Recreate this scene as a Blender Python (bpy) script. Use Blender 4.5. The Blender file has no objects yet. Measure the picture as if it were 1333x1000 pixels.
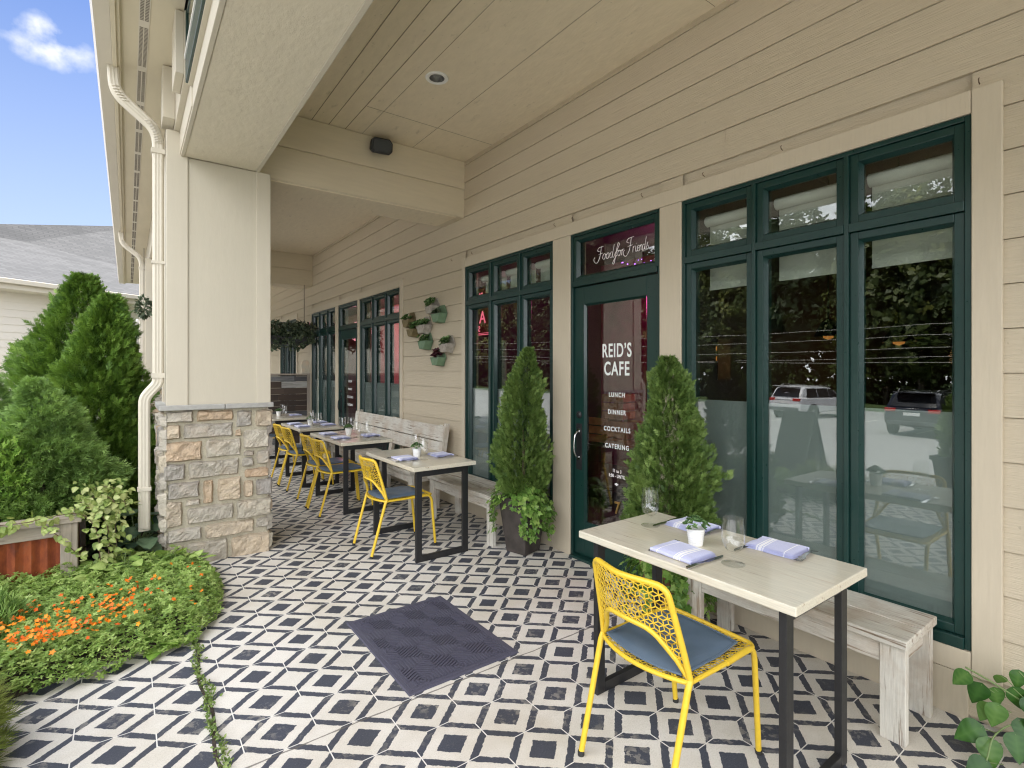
# cafe terrace: everything is built in metres, camera at the origin 1.5 m above the walk
EXPO = 1.27; SKS = .085; SUN = 5.0; CLS = 1.3; CLO = .02; CLB = 26.0; SKM = (.72,.77,.98)
import bpy, bmesh, math, random
import numpy as np
from mathutils import Vector, Matrix
random.seed(7); rng = np.random.default_rng(11)
sc = bpy.context.scene
COL = sc.collection
PI = math.pi

# ------------------------------------------------------------------ helpers
class MB:
    """collects shapes; build() links them as ONE mesh object"""
    def __init__(s): s.v = []; s.f = []
    def add(s, vs, fs):
        o = len(s.v); s.v += [tuple(p) for p in vs]; s.f += [tuple(i + o for i in f) for f in fs]; return s
    def box(s, x0, x1, y0, y1, z0, z1):
        return s.add([(x0,y0,z0),(x1,y0,z0),(x1,y1,z0),(x0,y1,z0),(x0,y0,z1),(x1,y0,z1),(x1,y1,z1),(x0,y1,z1)],
                     [(0,3,2,1),(4,5,6,7),(0,1,5,4),(1,2,6,5),(2,3,7,6),(3,0,4,7)])
    def obox(s, c, size, rot):
        hx, hy, hz = (q/2 for q in size)
        vs = [Vector(c) + rot @ Vector((a*hx, b*hy, d*hz)) for d in (-1,1) for a, b in ((-1,-1),(1,-1),(1,1),(-1,1))]
        return s.add(vs, [(0,3,2,1),(4,5,6,7),(0,1,5,4),(1,2,6,5),(2,3,7,6),(3,0,4,7)])
    def bar(s, a, b, w, t, up=(0,0,1)):
        a, b = Vector(a), Vector(b); d = (b - a); L = d.length
        if L < 1e-7: return s
        d.normalize(); u = Vector(up); y = u.cross(d)
        if y.length < 1e-4: y = Vector((1,0,0)).cross(d)
        y.normalize(); z = d.cross(y)
        R = Matrix((d, y, z)).transposed()
        return s.obox((a + b)/2, (L, w, t), R)
    def tube(s, pts, r, n=10, cap=True, closed=False):
        pts = [Vector(p) for p in pts]; N = len(pts)
        rs = r if isinstance(r, (list, tuple)) else [r]*N
        tang = []
        for i in range(N):
            if closed: t = pts[(i+1) % N] - pts[i-1]
            else: t = pts[min(i+1, N-1)] - pts[max(i-1, 0)]
            tang.append(t.normalized())
        ref = Vector((0,0,1)) if abs(tang[0].z) < .9 else Vector((1,0,0))
        nrm = (ref - tang[0]*ref.dot(tang[0])).normalized()
        o = len(s.v)
        for i in range(N):
            nrm = (nrm - tang[i]*nrm.dot(tang[i])).normalized()
            bn = tang[i].cross(nrm)
            for k in range(n):
                a = 2*PI*k/n
                s.v.append(tuple(pts[i] + (nrm*math.cos(a) + bn*math.sin(a))*rs[i]))
        for i in range(N if closed else N-1):
            j = (i+1) % N
            for k in range(n):
                l = (k+1) % n
                s.f.append((o+i*n+k, o+i*n+l, o+j*n+l, o+j*n+k))
        if cap and not closed:
            s.f.append(tuple(o + k for k in range(n))[::-1]); s.f.append(tuple(o+(N-1)*n + k for k in range(n)))
        return s
    def lathe(s, prof, n=24, c=(0,0,0), cap0=True, cap1=True):
        o = len(s.v)
        for r, z in prof:
            for k in range(n):
                a = 2*PI*k/n; s.v.append((c[0]+r*math.cos(a), c[1]+r*math.sin(a), c[2]+z))
        for i in range(len(prof)-1):
            for k in range(n):
                l = (k+1) % n; s.f.append((o+i*n+k, o+i*n+l, o+(i+1)*n+l, o+(i+1)*n+k))
        if cap0: s.f.append(tuple(o+k for k in range(n))[::-1])
        if cap1: s.f.append(tuple(o+(len(prof)-1)*n+k for k in range(n)))
        return s
    def loft(s, rings, cap=True):
        o = len(s.v); n = len(rings[0])
        for r in rings: s.v += [tuple(p) for p in r]
        for i in range(len(rings)-1):
            for k in range(n):
                l = (k+1) % n; s.f.append((o+i*n+k, o+i*n+l, o+(i+1)*n+l, o+(i+1)*n+k))
        if cap:
            s.f.append(tuple(o+k for k in range(n))[::-1]); s.f.append(tuple(o+(len(rings)-1)*n+k for k in range(n)))
        return s
    def prism(s, poly, ax, a, b):
        """polygon in the two other axes, extruded along axis ax from a to b"""
        def P(p, q): return {'x':(q,p[0],p[1]), 'y':(p[0],q,p[1]), 'z':(p[0],p[1],q)}[ax]
        return s.loft([[P(p, a) for p in poly], [P(p, b) for p in poly]])
    def build(s, name, mat, parent=None, loc=None, smooth=False, bevel=0, seg=2, subsurf=0, rot=None):
        me = bpy.data.meshes.new(name); me.from_pydata(s.v, [], s.f); me.update()
        bm = bmesh.new(); bm.from_mesh(me); bmesh.ops.recalc_face_normals(bm, faces=bm.faces[:]); bm.to_mesh(me); bm.free()
        me.materials.append(mat)
        if smooth:
            for p in me.polygons: p.use_smooth = True
        o = bpy.data.objects.new(name, me); COL.objects.link(o)
        if parent: o.parent = parent
        if loc: o.location = loc
        if rot: o.rotation_euler = rot
        if bevel:
            m = o.modifiers.new('bevel', 'BEVEL'); m.width = bevel; m.segments = seg; m.limit_method = 'ANGLE'; m.angle_limit = math.radians(35)
        if subsurf:
            m = o.modifiers.new('sub', 'SUBSURF'); m.levels = subsurf; m.render_levels = subsurf
        if smooth and not subsurf:
            try: me.set_sharp_from_angle(angle=math.radians(38))
            except Exception: pass
        return o

def tag(o, label=None, cat=None, group=None, kind=None):
    if label: o['label'] = label
    if cat: o['category'] = cat
    if group: o['group'] = group
    if kind: o['kind'] = kind
    return o
def thing(name, loc, rz=0, label=None, cat=None, group=None):
    o = bpy.data.objects.new(name, None); COL.objects.link(o)
    o.location = loc; o.rotation_euler = (0,0,rz); o.empty_display_size = .1
    return tag(o, label, cat, group)
def copy_tree(o, parent=None):
    c = o.copy(); COL.objects.link(c)
    if parent: c.parent = parent
    for ch in list(o.children): copy_tree(ch, c)
    return c
def relabel(o, name=None, label=None, cat=None, group=None, loc=None, rz=None):
    if name: o.name = name
    tag(o, label, cat, group)
    if loc is not None: o.location = loc
    if rz is not None: o.rotation_euler = (0,0,rz)
    return o
def smooth_path(pts, n=6):
    """Catmull-Rom through pts"""
    P = [Vector(p) for p in pts]; P = [P[0]*2-P[1]] + P + [P[-1]*2-P[-2]]; out = []
    for i in range(1, len(P)-2):
        for k in range(n):
            t = k/n; a,b,c,d = P[i-1:i+3]
            out.append(.5*((2*b) + (c-a)*t + (2*a-5*b+4*c-d)*t*t + (3*b-a-3*c+d)*t**3))
    out.append(P[-2]); return out
def round_path(pts, r, n=5):
    """polyline with its inner corners rounded by radius r"""
    P = [Vector(p) for p in pts]; out = [P[0]]
    for i in range(1, len(P)-1):
        a = (P[i-1]-P[i]); b = (P[i+1]-P[i]); q = min(r, a.length*.45, b.length*.45)
        A = P[i] + a.normalized()*q; B = P[i] + b.normalized()*q
        for k in range(n+1):
            t = k/n; out.append(A*(1-t)**2 + P[i]*2*t*(1-t) + B*t*t)
    out.append(P[-1]); return out

# ------------------------------------------------------------------ node materials
class NT:
    def __init__(s, name):
        s.m = bpy.data.materials.new(name); s.m.use_nodes = True; s.t = s.m.node_tree; s.t.nodes.clear()
        s.out = s.n('ShaderNodeOutputMaterial')
    def n(s, typ, **kw):
        k = s.t.nodes.new(typ)
        for a, b in kw.items(): setattr(k, a, b)
        return k
    def l(s, a, b): s.t.links.new(a, b)
    def set(s, sock, v):
        if v is None: return
        if hasattr(v, 'is_output') or isinstance(v, bpy.types.NodeSocket): s.l(v, sock)
        else: sock.default_value = v
    def coord(s, kind='Object', scale=(1,1,1), rot=(0,0,0), loc=(0,0,0)):
        c = s.n('ShaderNodeTexCoord'); mp = s.n('ShaderNodeMapping')
        mp.inputs['Scale'].default_value = scale; mp.inputs['Rotation'].default_value = rot; mp.inputs['Location'].default_value = loc
        s.l(c.outputs[kind], mp.inputs['Vector']); return mp.outputs['Vector']
    def noise(s, vec, scale=5, detail=4, rough=.55, dist=0):
        k = s.n('ShaderNodeTexNoise'); s.l(vec, k.inputs['Vector'])
        k.inputs['Scale'].default_value = scale; k.inputs['Detail'].default_value = detail
        k.inputs['Roughness'].default_value = rough; k.inputs['Distortion'].default_value = dist
        return k.outputs['Fac']
    def math(s, op, a, b=None, c=None, clamp=False):
        k = s.n('ShaderNodeMath', operation=op); k.use_clamp = clamp
        s.set(k.inputs[0], a)
        if b is not None: s.set(k.inputs[1], b)
        if c is not None: s.set(k.inputs[2], c)
        return k.outputs[0]
    def ramp(s, fac, stops, interp='LINEAR'):
        k = s.n('ShaderNodeValToRGB'); e = k.color_ramp.elements; k.color_ramp.interpolation = interp
        while len(e) > 1: e.remove(e[-1])
        e[0].position, e[0].color = stops[0][0], rgba(stops[0][1])
        for p, c in stops[1:]:
            q = e.new(p); q.color = rgba(c)
        s.l(fac, k.inputs['Fac']); return k.outputs['Color']
    def mix(s, fac, a, b, mode='MIX'):
        k = s.n('ShaderNodeMix', data_type='RGBA', blend_type=mode)
        s.set(k.inputs[0], fac)
        s.set(k.inputs[6], a if not isinstance(a, tuple) else rgba(a)); s.set(k.inputs[7], b if not isinstance(b, tuple) else rgba(b))
        return k.outputs[2]
    def bump(s, h, strength=.3, dist=.01, normal=None):
        k = s.n('ShaderNodeBump'); k.inputs['Strength'].default_value = strength; k.inputs['Distance'].default_value = dist
        s.l(h, k.inputs['Height'])
        if normal: s.l(normal, k.inputs['Normal'])
        return k.outputs['Normal']
    def pbr(s, color=None, rough=.5, metal=0, normal=None, **kw):
        k = s.n('ShaderNodeBsdfPrincipled')
        if isinstance(color, tuple): color = rgba(color)
        s.set(k.inputs['Base Color'], color); s.set(k.inputs['Roughness'], rough); s.set(k.inputs['Metallic'], metal)
        if normal is not None: s.l(normal, k.inputs['Normal'])
        for a, b in kw.items(): s.set(k.inputs[a.replace('_', ' ')], b)
        s.last = k
        return k.outputs[0]
    def done(s, shader): s.l(shader, s.out.inputs['Surface']); return s.m
def rgba(c): return tuple(c) + (1,) if len(c) == 3 else tuple(c)
def sc3(c, k): return tuple(min(1, q*k) for q in c)

def painted(name, col, rough=.5, grain=(6,6,6), gs=12, var=.10, bump=.15, dirt=None, spec=.4, dirt_lo=.62, specks=0):
    t = NT(name); v = t.coord('Object', grain)
    g = t.noise(v, gs, 5, .6); big = t.noise(t.coord('Object'), 1.3, 3, .5)
    c = t.ramp(g, [(.25, sc3(col, 1-var)), (.75, sc3(col, 1+var*.6))])
    c = t.mix(t.math('MULTIPLY', big, .30), c, sc3(col, .84))
    if dirt:
        d = t.ramp(t.noise(t.coord('Object', grain, loc=(3.1,1.7,.4)), gs*.55, 8, .72), [(dirt_lo, (0,0,0)), (dirt_lo+.12, (1,1,1))])
        c = t.mix(t.math('MULTIPLY', d, .65), c, dirt)
    if specks:
        k = t.ramp(t.noise(t.coord('Object', loc=(9,4,2)), 34, 3, .6), [(.70,(0,0,0)),(.745,(1,1,1))]); c = t.mix(t.math('MULTIPLY', k, specks), c, sc3(col, .35))
    sp = t.noise(t.coord('Object'), 60, 2)
    n = t.bump(g, bump, .01)
    return t.done(t.pbr(c, t.math('ADD', t.math('MULTIPLY', sp, .12), rough-.06), 0, n, Specular_IOR_Level=spec))
def plain(name, col, rough=.5, metal=0, var=.08, ns=30, bump=.05, **kw):
    t = NT(name); v = t.coord('Object'); g = t.noise(v, ns, 4)
    c = t.ramp(g, [(.3, sc3(col, 1-var)), (.7, sc3(col, 1+var))])
    return t.done(t.pbr(c, t.math('ADD', t.math('MULTIPLY', t.noise(v, ns*.4, 3), .16), rough-.08), metal, t.bump(g, bump, .005), **kw))
M = {}
M['siding'] = painted('siding_paint', (.535,.462,.338), .55, (9,.9,26), 7, .09, .45, (.38,.31,.20), dirt_lo=.67, specks=.30)
M['trim'] = painted('trim_paint', (.555,.485,.365), .5, (14,14,1.2), 6, .05, .16)
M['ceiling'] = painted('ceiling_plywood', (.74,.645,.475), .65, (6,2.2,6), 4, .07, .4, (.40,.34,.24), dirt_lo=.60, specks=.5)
M['beam'] = painted('beam_board', (.62,.54,.395), .6, (1,8,9), 4, .06, .14)
M['beamply'] = painted('beam_plywood', (.64,.58,.45), .6, (5,2.6,5), 4, .05, .5, (.44,.38,.28), dirt_lo=.60, specks=.35)
M['column'] = painted('column_panel', (.50,.458,.36), .6, (6,6,1.6), 4, .02, .16, (.52,.475,.39), dirt_lo=.68)
M['corner'] = painted('corner_board', (.52,.475,.375), .5, (8,8,1.0), 3, .03, .08)
M['soffit'] = painted('soffit_paint', (.56,.50,.365), .6, (5,1,5), 3, .05, .12, (.46,.41,.31), dirt_lo=.66)
M['gutter'] = painted('gutter_paint', (.56,.515,.42), .4, (3,1,3), 3, .04, .05, (.48,.43,.34), dirt_lo=.66)
M['vent'] = plain('vent_slot', (.16,.14,.11), .8)
M['seam'] = plain('board_seam', (.22,.185,.13), .9)
M['green'] = painted('green_paint', (.0078,.036,.030), .30, (3,3,3), 8, .10, .05, (.30,.33,.29), .55, .775)
M['black'] = plain('black_metal', (.014,.014,.015), .42, 0, .15, 60, .06)
M['blackplastic'] = plain('black_plastic', (.012,.012,.013), .5)
M['steel'] = plain('steel', (.55,.55,.55), .22, 1, .05)
M['white'] = plain('white_vinyl', (.82,.82,.80), .5, 0, .03)
M['chrome'] = plain('lamp_reflector', (.75,.75,.74), .25, 1, .05)
M['whitetrim'] = plain('white_enamel', (.80,.79,.75), .4, 0, .03)
M['yellow'] = plain('yellow_powder_coat', (.70,.475,.035), .38, 0, .05, 40, .04, Specular_IOR_Level=.5)
M['foot'] = plain('rubber', (.02,.02,.018), .7)
M['brass'] = plain('aged_brass', (.55,.38,.14), .35, 1, .1)

def glassy(name, r0, tint=(1,1,1)):
    t = NT(name); g = t.n('ShaderNodeNewGeometry'); d = t.n('ShaderNodeVectorMath', operation='DOT_PRODUCT')
    t.l(g.outputs['Normal'], d.inputs[0]); t.l(g.outputs['Incoming'], d.inputs[1])
    c = t.math('ABSOLUTE', d.outputs['Value']); k = t.math('POWER', t.math('SUBTRACT', 1, c, clamp=True), 5)
    f = t.math('ADD', t.math('MULTIPLY', k, 1-r0), r0)
    gl = t.n('ShaderNodeBsdfGlossy'); gl.inputs['Roughness'].default_value = .004; gl.inputs['Color'].default_value = (1,1,1,1)
    # very slight waviness of old panes
    w = t.bump(t.noise(t.coord('Object'), 1.6, 1), .035, .02); t.l(w, gl.inputs['Normal'])
    tr = t.n('ShaderNodeBsdfTransparent'); tr.inputs['Color'].default_value = rgba(tint)
    m = t.n('ShaderNodeMixShader'); t.l(f, m.inputs[0]); t.l(tr.outputs[0], m.inputs[1]); t.l(gl.outputs[0], m.inputs[2])
    return t.done(m.outputs[0])
M['pane'] = glassy('window_glass', .075, (.90,.94,.92))
def frost():
    t = NT('frosted_film'); d = t.n('ShaderNodeBsdfDiffuse'); d.inputs['Color'].default_value = (.32,.345,.338,1)
    tl = t.n('ShaderNodeBsdfTranslucent'); tl.inputs['Color'].default_value = (.5,.55,.53,1)
    m = t.n('ShaderNodeMixShader'); m.inputs[0].default_value = .35; t.l(d.outputs[0], m.inputs[1]); t.l(tl.outputs[0], m.inputs[2])
    return t.done(m.outputs[0])
M['frost'] = frost()
def clear_glass():
    t = NT('clear_glass'); k = t.n('ShaderNodeBsdfGlass'); k.inputs['IOR'].default_value = 1.45; k.inputs['Roughness'].default_value = 0
    k.inputs['Color'].default_value = (.97,.98,.97,1); return t.done(k.outputs[0])
M['glass'] = glassy('clear_glass', .05, (.992,.995,.992))

def stone():
    t = NT('ledge_stone'); g = t.n('ShaderNodeNewGeometry'); r = g.outputs['Random Per Island']
    v = t.coord('Object'); c = t.ramp(r, [(0,(.45,.42,.35)),(.18,(.30,.28,.25)),(.34,(.54,.49,.385)),(.52,(.37,.34,.29)),(.66,(.50,.45,.345)),(.78,(.47,.33,.205)),(.88,(.53,.42,.285)),(1,(.44,.41,.345))])
    n1 = t.noise(v, 14, 6, .62, .5); n2 = t.noise(v, 46, 4, .6)
    c = t.mix(t.ramp(n1, [(.36,(0,0,0)),(.66,(1,1,1))]), t.mix(.34, c, (.24,.22,.19)), c)
    c = t.mix(t.math('MULTIPLY', t.ramp(t.noise(t.coord('Object', loc=(4,2,1)), 7, 4), [(.52,(0,0,0)),(.70,(1,1,1))]), .35), c, (.50,.39,.27))
    h = t.math('ADD', t.math('MULTIPLY', n1, 1.0), t.math('MULTIPLY', n2, .35))
    return t.done(t.pbr(c, .82, 0, t.bump(h, 1.0, .025)))
M['stone'] = stone()
M['mortar'] = plain('mortar', (.40,.365,.275), .95, 0, .14, 90, .5)
M['cap'] = plain('stone_cap', (.34,.335,.31), .8, 0, .12, 26, .25)

def tiles():
    t = NT('stencilled_tile')
    geo = t.n('ShaderNodeNewGeometry'); sp = t.n('ShaderNodeSeparateXYZ'); t.l(geo.outputs['Position'], sp.inputs[0])
    wob = t.noise(t.coord('Object'), 42, 3, .6); wob2 = t.noise(t.coord('Object', loc=(5,3,0)), 42, 3, .6)
    A, B, OX, OY = .13653, .12098, .7773, 2.4351
    x = t.math('DIVIDE', t.math('SUBTRACT', sp.outputs['X'], OX), A); y = t.math('DIVIDE', t.math('SUBTRACT', OY, sp.outputs['Y']), B)
    i0 = t.math('MULTIPLY', t.math('ADD', x, y), .5); j0 = t.math('MULTIPLY', t.math('SUBTRACT', y, x), .5)
    i = t.math('ADD', i0, t.math('MULTIPLY', t.math('SUBTRACT', wob, .5), .085)); j = t.math('ADD', j0, t.math('MULTIPLY', t.math('SUBTRACT', wob2, .5), .085))
    fi = t.math('SUBTRACT', t.math('FRACT', i), .5); fj = t.math('SUBTRACT', t.math('FRACT', j), .5)
    ai, aj = t.math('ABSOLUTE', fi), t.math('ABSOLUTE', fj)
    m = t.math('MAXIMUM', ai, aj)
    par = t.math('MODULO', t.math('ADD', t.math('ADD', t.math('FLOOR', i0), t.math('FLOOR', j0)), 400), 2)   # odd cells carry the bars
    isbar = t.math('GREATER_THAN', par, .5)
    ring = t.math('LESS_THAN', m, .265)
    mi = t.math('MULTIPLY', t.math('GREATER_THAN', m, .325), t.math('LESS_THAN', m, .492))
    cli = t.math('ABSOLUTE', t.math('SUBTRACT', t.math('FRACT', i0), .5)); clj = t.math('ABSOLUTE', t.math('SUBTRACT', t.math('FRACT', j0), .5))
    diag = t.math('GREATER_THAN', t.math('ABSOLUTE', t.math('SUBTRACT', cli, clj)), .017)
    bars = t.math('MULTIPLY', mi, diag)
    mx = t.n('ShaderNodeMix', data_type='FLOAT'); t.l(isbar, mx.inputs[0]); t.l(ring, mx.inputs[2]); t.l(bars, mx.inputs[3])
    dark = mx.outputs[0]
    # fine thin white line that runs along each node's diagonal
    line = t.math('MULTIPLY', t.math('LESS_THAN', t.math('ABSOLUTE', t.math('SUBTRACT', cli, clj)), .017), t.math('GREATER_THAN', t.math('MAXIMUM', cli, clj), .31))
    line = t.math('MULTIPLY', line, isbar)
    v = t.coord('Object')
    wear = t.ramp(t.noise(v, 2.3, 8, .72), [(.50,(0,0,0)),(.64,(1,1,1))])
    grit = t.noise(v, 190, 3, .7)
    dk = t.ramp(grit, [(.30,(.030,.036,.054)),(.62,(.068,.077,.104)),(.76,(.20,.20,.21))])
    dk = t.mix(t.math('MULTIPLY', t.noise(v, 3.1, 4), .42), dk, (.085,.085,.09))
    dk = t.mix(t.math('MULTIPLY', t.math('MULTIPLY', wear, t.math('GREATER_THAN', t.noise(v, 30, 5), .53)), .75), dk, (.34,.32,.28))
    li = t.ramp(grit, [(.26,(.50,.475,.42)),(.5,(.66,.63,.57)),(.75,(.71,.685,.625))])
    li = t.mix(t.math('MULTIPLY', t.ramp(t.noise(t.coord('Object', loc=(2,9,0)), 3.7, 7, .7), [(.45,(0,0,0)),(.75,(1,1,1))]), .45), li, (.52,.475,.405))
    blot = t.ramp(t.noise(t.coord('Object', loc=(7,1,0)), 11, 6, .7), [(.64,(0,0,0)),(.74,(1,1,1))])
    li = t.mix(t.math('MULTIPLY', blot, .35), li, (.40,.36,.30))
    stain = t.ramp(t.noise(t.coord('Object', loc=(1,4,0)), 1.1, 7, .66), [(.40,(1,1,1)),(.66,(.80,.77,.71))])
    c = t.mix(1, t.mix(dark, li, dk), stain, 'MULTIPLY'); c = t.mix(line, c, (.70,.68,.63))
    # the expansion joint across the walk, as a cracked dark line
    jn = t.math('ABSOLUTE', t.math('SUBTRACT', sp.outputs['Y'], t.math('ADD', 2.178, t.math('MULTIPLY', t.math('SUBTRACT', t.noise(v, 5, 4), .5), .025))))
    jx = t.math('LESS_THAN', jn, t.math('MULTIPLY', t.noise(v, 13, 4), .0085))
    c = t.mix(t.math('MULTIPLY', jx, .8), c, (.11,.10,.085))
    h = t.math('SUBTRACT', t.math('ADD', t.math('MULTIPLY', grit, .3), t.math('MULTIPLY', dark, -.25)), t.math('MULTIPLY', jx, 2.0))
    r = t.math('ADD', t.math('MULTIPLY', t.noise(v, 6, 4), .22), .48)
    return t.done(t.pbr(c, r, 0, t.bump(h, .35, .006), Specular_IOR_Level=.35))
M['tile'] = tiles()

def washed(name, ax, base=(.60,.575,.50), under=(.25,.185,.125), lo=.59, rough=.6, coat=0, wash=.62):
    """white-washed weathered wood with its grain along axis ax"""
    s = [16,16,16]; s['xyz'.index(ax)] = .9
    t = NT(name); oi = t.n('ShaderNodeObjectInfo'); ad = t.n('ShaderNodeVectorMath', operation='ADD')
    cb = t.n('ShaderNodeCombineXYZ'); t.l(t.math('MULTIPLY', oi.outputs['Random'], 40), cb.inputs[0]); t.l(t.math('MULTIPLY', oi.outputs['Random'], 23), cb.inputs[2])
    t.l(t.coord('Object', tuple(s)), ad.inputs[0]); t.l(cb.outputs[0], ad.inputs[1]); v = ad.outputs[0]
    g = t.noise(v, 3.2, 8, .68, .4); fine = t.noise(v, 11, 4, .6)
    c = t.ramp(fine, [(.3, sc3(base,.84)), (.7, sc3(base,1.07))])
    c = t.mix(t.ramp(g, [(lo,(0,0,0)),(lo+.10,(1,1,1))]), c, under)
    c = t.mix(t.ramp(g, [(.28,(1,1,1)),(.37,(0,0,0))]), c, sc3(under, 1.5))
    bl = t.noise(t.coord('Object', (2.2,2.2,2.2)), 2.0, 6, .65); c = t.mix(t.math('MULTIPLY', t.ramp(bl, [(.44,(0,0,0)),(.66,(1,1,1))]), wash), c, sc3(under, 2.0))
    kw = dict(Coat_Weight=coat, Coat_Roughness=.12) if coat else {}
    return t.done(t.pbr(c, rough, 0, t.bump(t.math('ADD', g, t.math('MULTIPLY', fine, .5)), .35 if not coat else .06, .008), **kw))
for a in 'xyz': M['bench_'+a] = washed('washed_bench_wood_'+a, a, (.62,.595,.52), (.20,.15,.105), lo=.545)
M['tabletop'] = washed('sealed_table_wood', 'y', (.64,.60,.48), (.33,.24,.15), .60, .40, .75, .16)
M['batten'] = washed('table_edge_wood', 'y', (.60,.55,.43), (.40,.29,.18), .6, .55)
for a in 'xyz': M['grey_'+a] = washed('weathered_timber_'+a, a, (.34,.295,.24), (.20,.165,.125), .52, .75)
def planks():
    t = NT('reclaimed_planks'); g = t.n('ShaderNodeNewGeometry'); v = t.coord('Object', (1.2,14,14))
    n = t.noise(v, 4, 6, .65)
    c = t.ramp(g.outputs['Random Per Island'], [(0,(.045,.030,.022)),(.25,(.085,.085,.088)),(.42,(.06,.038,.026)),(.58,(.17,.17,.17)),(.75,(.08,.055,.04)),(.88,(.38,.37,.34)),(1,(.11,.105,.10))], 'CONSTANT')
    c = t.mix(t.ramp(n, [(.4,(0,0,0)),(.66,(1,1,1))]), c, t.mix(.45, c, (.03,.025,.02)))
    return t.done(t.pbr(c, .75, 0, t.bump(n, .4, .01)))
M['planks'] = planks()
def rust():
    t = NT('rusty_corrugated_iron'); v = t.coord('Object', (1,1,.45)); n = t.noise(v, 11, 8, .7); n2 = t.noise(t.coord('Object', loc=(2,2,2)), 5, 6, .65)
    c = t.ramp(n, [(.25,(.055,.018,.010)),(.45,(.19,.042,.014)),(.62,(.30,.075,.020)),(.8,(.20,.10,.06))])
    c = t.mix(t.ramp(n2, [(.55,(0,0,0)),(.7,(1,1,1))]), c, (.10,.055,.045))
    return t.done(t.pbr(c, .72, .1, t.bump(n, .4, .006)))
M['rust'] = rust()
def napkin():
    t = NT('lavender_linen'); c0 = t.n('ShaderNodeTexCoord'); sp = t.n('ShaderNodeSeparateXYZ'); t.l(c0.outputs['Object'], sp.inputs[0])
    v = t.coord('Object'); y = sp.outputs['Y']
    def band(a, b): return t.math('MULTIPLY', t.math('GREATER_THAN', y, a), t.math('LESS_THAN', y, b))
    st = t.math('ADD', t.math('ADD', band(-.052,-.046), band(-.042,-.030)), t.math('ADD', band(-.026,-.021), band(.058,.062)), clamp=True)
    wv = t.noise(t.coord('Object', (1,1,1)), 420, 2)
    c = t.mix(st, t.ramp(wv, [(.3,(.46,.48,.70)),(.7,(.58,.60,.81))]), (.84,.84,.87))
    return t.done(t.pbr(c, .9, 0, t.bump(t.math('ADD', wv, t.math('MULTIPLY', t.noise(v, 40, 4), 3)), .35, .003), Sheen_Weight=.2))
M['napkin'] = napkin()
def vinyl():
    t = NT('slate_blue_vinyl'); v = t.coord('Object'); n = t.noise(v, 260, 2)
    return t.done(t.pbr(t.ramp(t.noise(v, 9, 4), [(.3,(.085,.125,.175)),(.7,(.105,.15,.205))]), .36, 0, t.bump(t.math('ADD', n, t.math('MULTIPLY', t.noise(v, 14, 3), 4)), .12, .004)))
M['vinyl'] = vinyl()
def matrub():
    t = NT('navy_ribbed_mat'); v = t.coord('Object'); n = t.noise(v, 300, 3)
    c = t.ramp(n, [(.3,(.034,.033,.056)),(.7,(.078,.076,.118))]); c = t.mix(t.math('MULTIPLY', t.noise(v, 4, 4), .5), c, (.085,.083,.095))
    return t.done(t.pbr(c, .85, 0, t.bump(n, .4, .004)))
M['mat'] = matrub()
def shingle():
    t = NT('asphalt_shingle'); b = t.n('ShaderNodeTexBrick'); tc = t.n('ShaderNodeTexCoord'); sx = t.n('ShaderNodeSeparateXYZ'); cx = t.n('ShaderNodeCombineXYZ'); t.l(tc.outputs['Object'], sx.inputs[0]); t.l(sx.outputs['X'], cx.inputs[0]); t.l(t.math('MULTIPLY', sx.outputs['Z'], 2.4), cx.inputs[1]); t.l(cx.outputs[0], b.inputs['Vector'])
    b.inputs['Scale'].default_value = 1; b.inputs['Brick Width'].default_value = .32; b.inputs['Row Height'].default_value = .145; b.inputs['Mortar Size'].default_value = .010
    b.inputs['Color1'].default_value = (.080,.081,.082,1); b.inputs['Color2'].default_value = (.048,.050,.051,1); b.inputs['Mortar'].default_value = (.028,.028,.03,1)
    n = t.noise(t.coord('Object'), 60, 3); c = t.mix(t.math('MULTIPLY', n, .5), b.outputs['Color'], (.088,.089,.09))
    return t.done(t.pbr(c, .9, 0, t.bump(b.outputs['Fac'], -.4, .01)))
M['shingle'] = shingle()
M['wingsiding'] = painted('pale_siding', (.64,.60,.52), .55, (2,2,12), 4, .04, .1)
M['soil'] = plain('soil', (.045,.033,.024), .95, 0, .4, 40, .8)
M['asphalt'] = plain('asphalt', (.36,.355,.345), .9, 0, .18, 25, .4)
M['concrete'] = plain('concrete', (.42,.40,.37), .9, 0, .1, 14, .2)
M['line'] = plain('road_paint', (.75,.75,.72), .7)
M['grass'] = plain('grass', (.06,.10,.025), .95, 0, .45, 12, .7)
M['pot'] = plain('dark_zinc', (.062,.052,.046), .55, .15, .35, 9, .2)
M['terracotta'] = plain('terracotta', (.30,.16,.09), .8, 0, .15, 20, .2)
M['whitepot'] = plain('white_ceramic', (.80,.80,.78), .28, 0, .02)
M['bark'] = plain('bark', (.11,.08,.055), .9, 0, .35, 30, .8)
M['stem'] = plain('green_stem', (.14,.20,.07), .6)
M['twig'] = plain('brown_twig', (.12,.075,.045), .8)
M['floorwood'] = plain('dark_floor', (.06,.035,.025), .5, 0, .3, 8)
M['darkwall'] = plain('plum_wall', (.24,.035,.085), .7, 0, .25, 3)
M['rose'] = plain('rose_reflection_tint', (.42,.16,.17), .7, 0, .15, 3)  # wall colour imitating pink reflections in the far windows
M['wallroom'] = plain('charcoal_wall', (.045,.04,.04), .7, 0, .25, 3)
M['blind'] = plain('roller_fabric', (.66,.64,.57), .85, 0, .05, 6)
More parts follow.
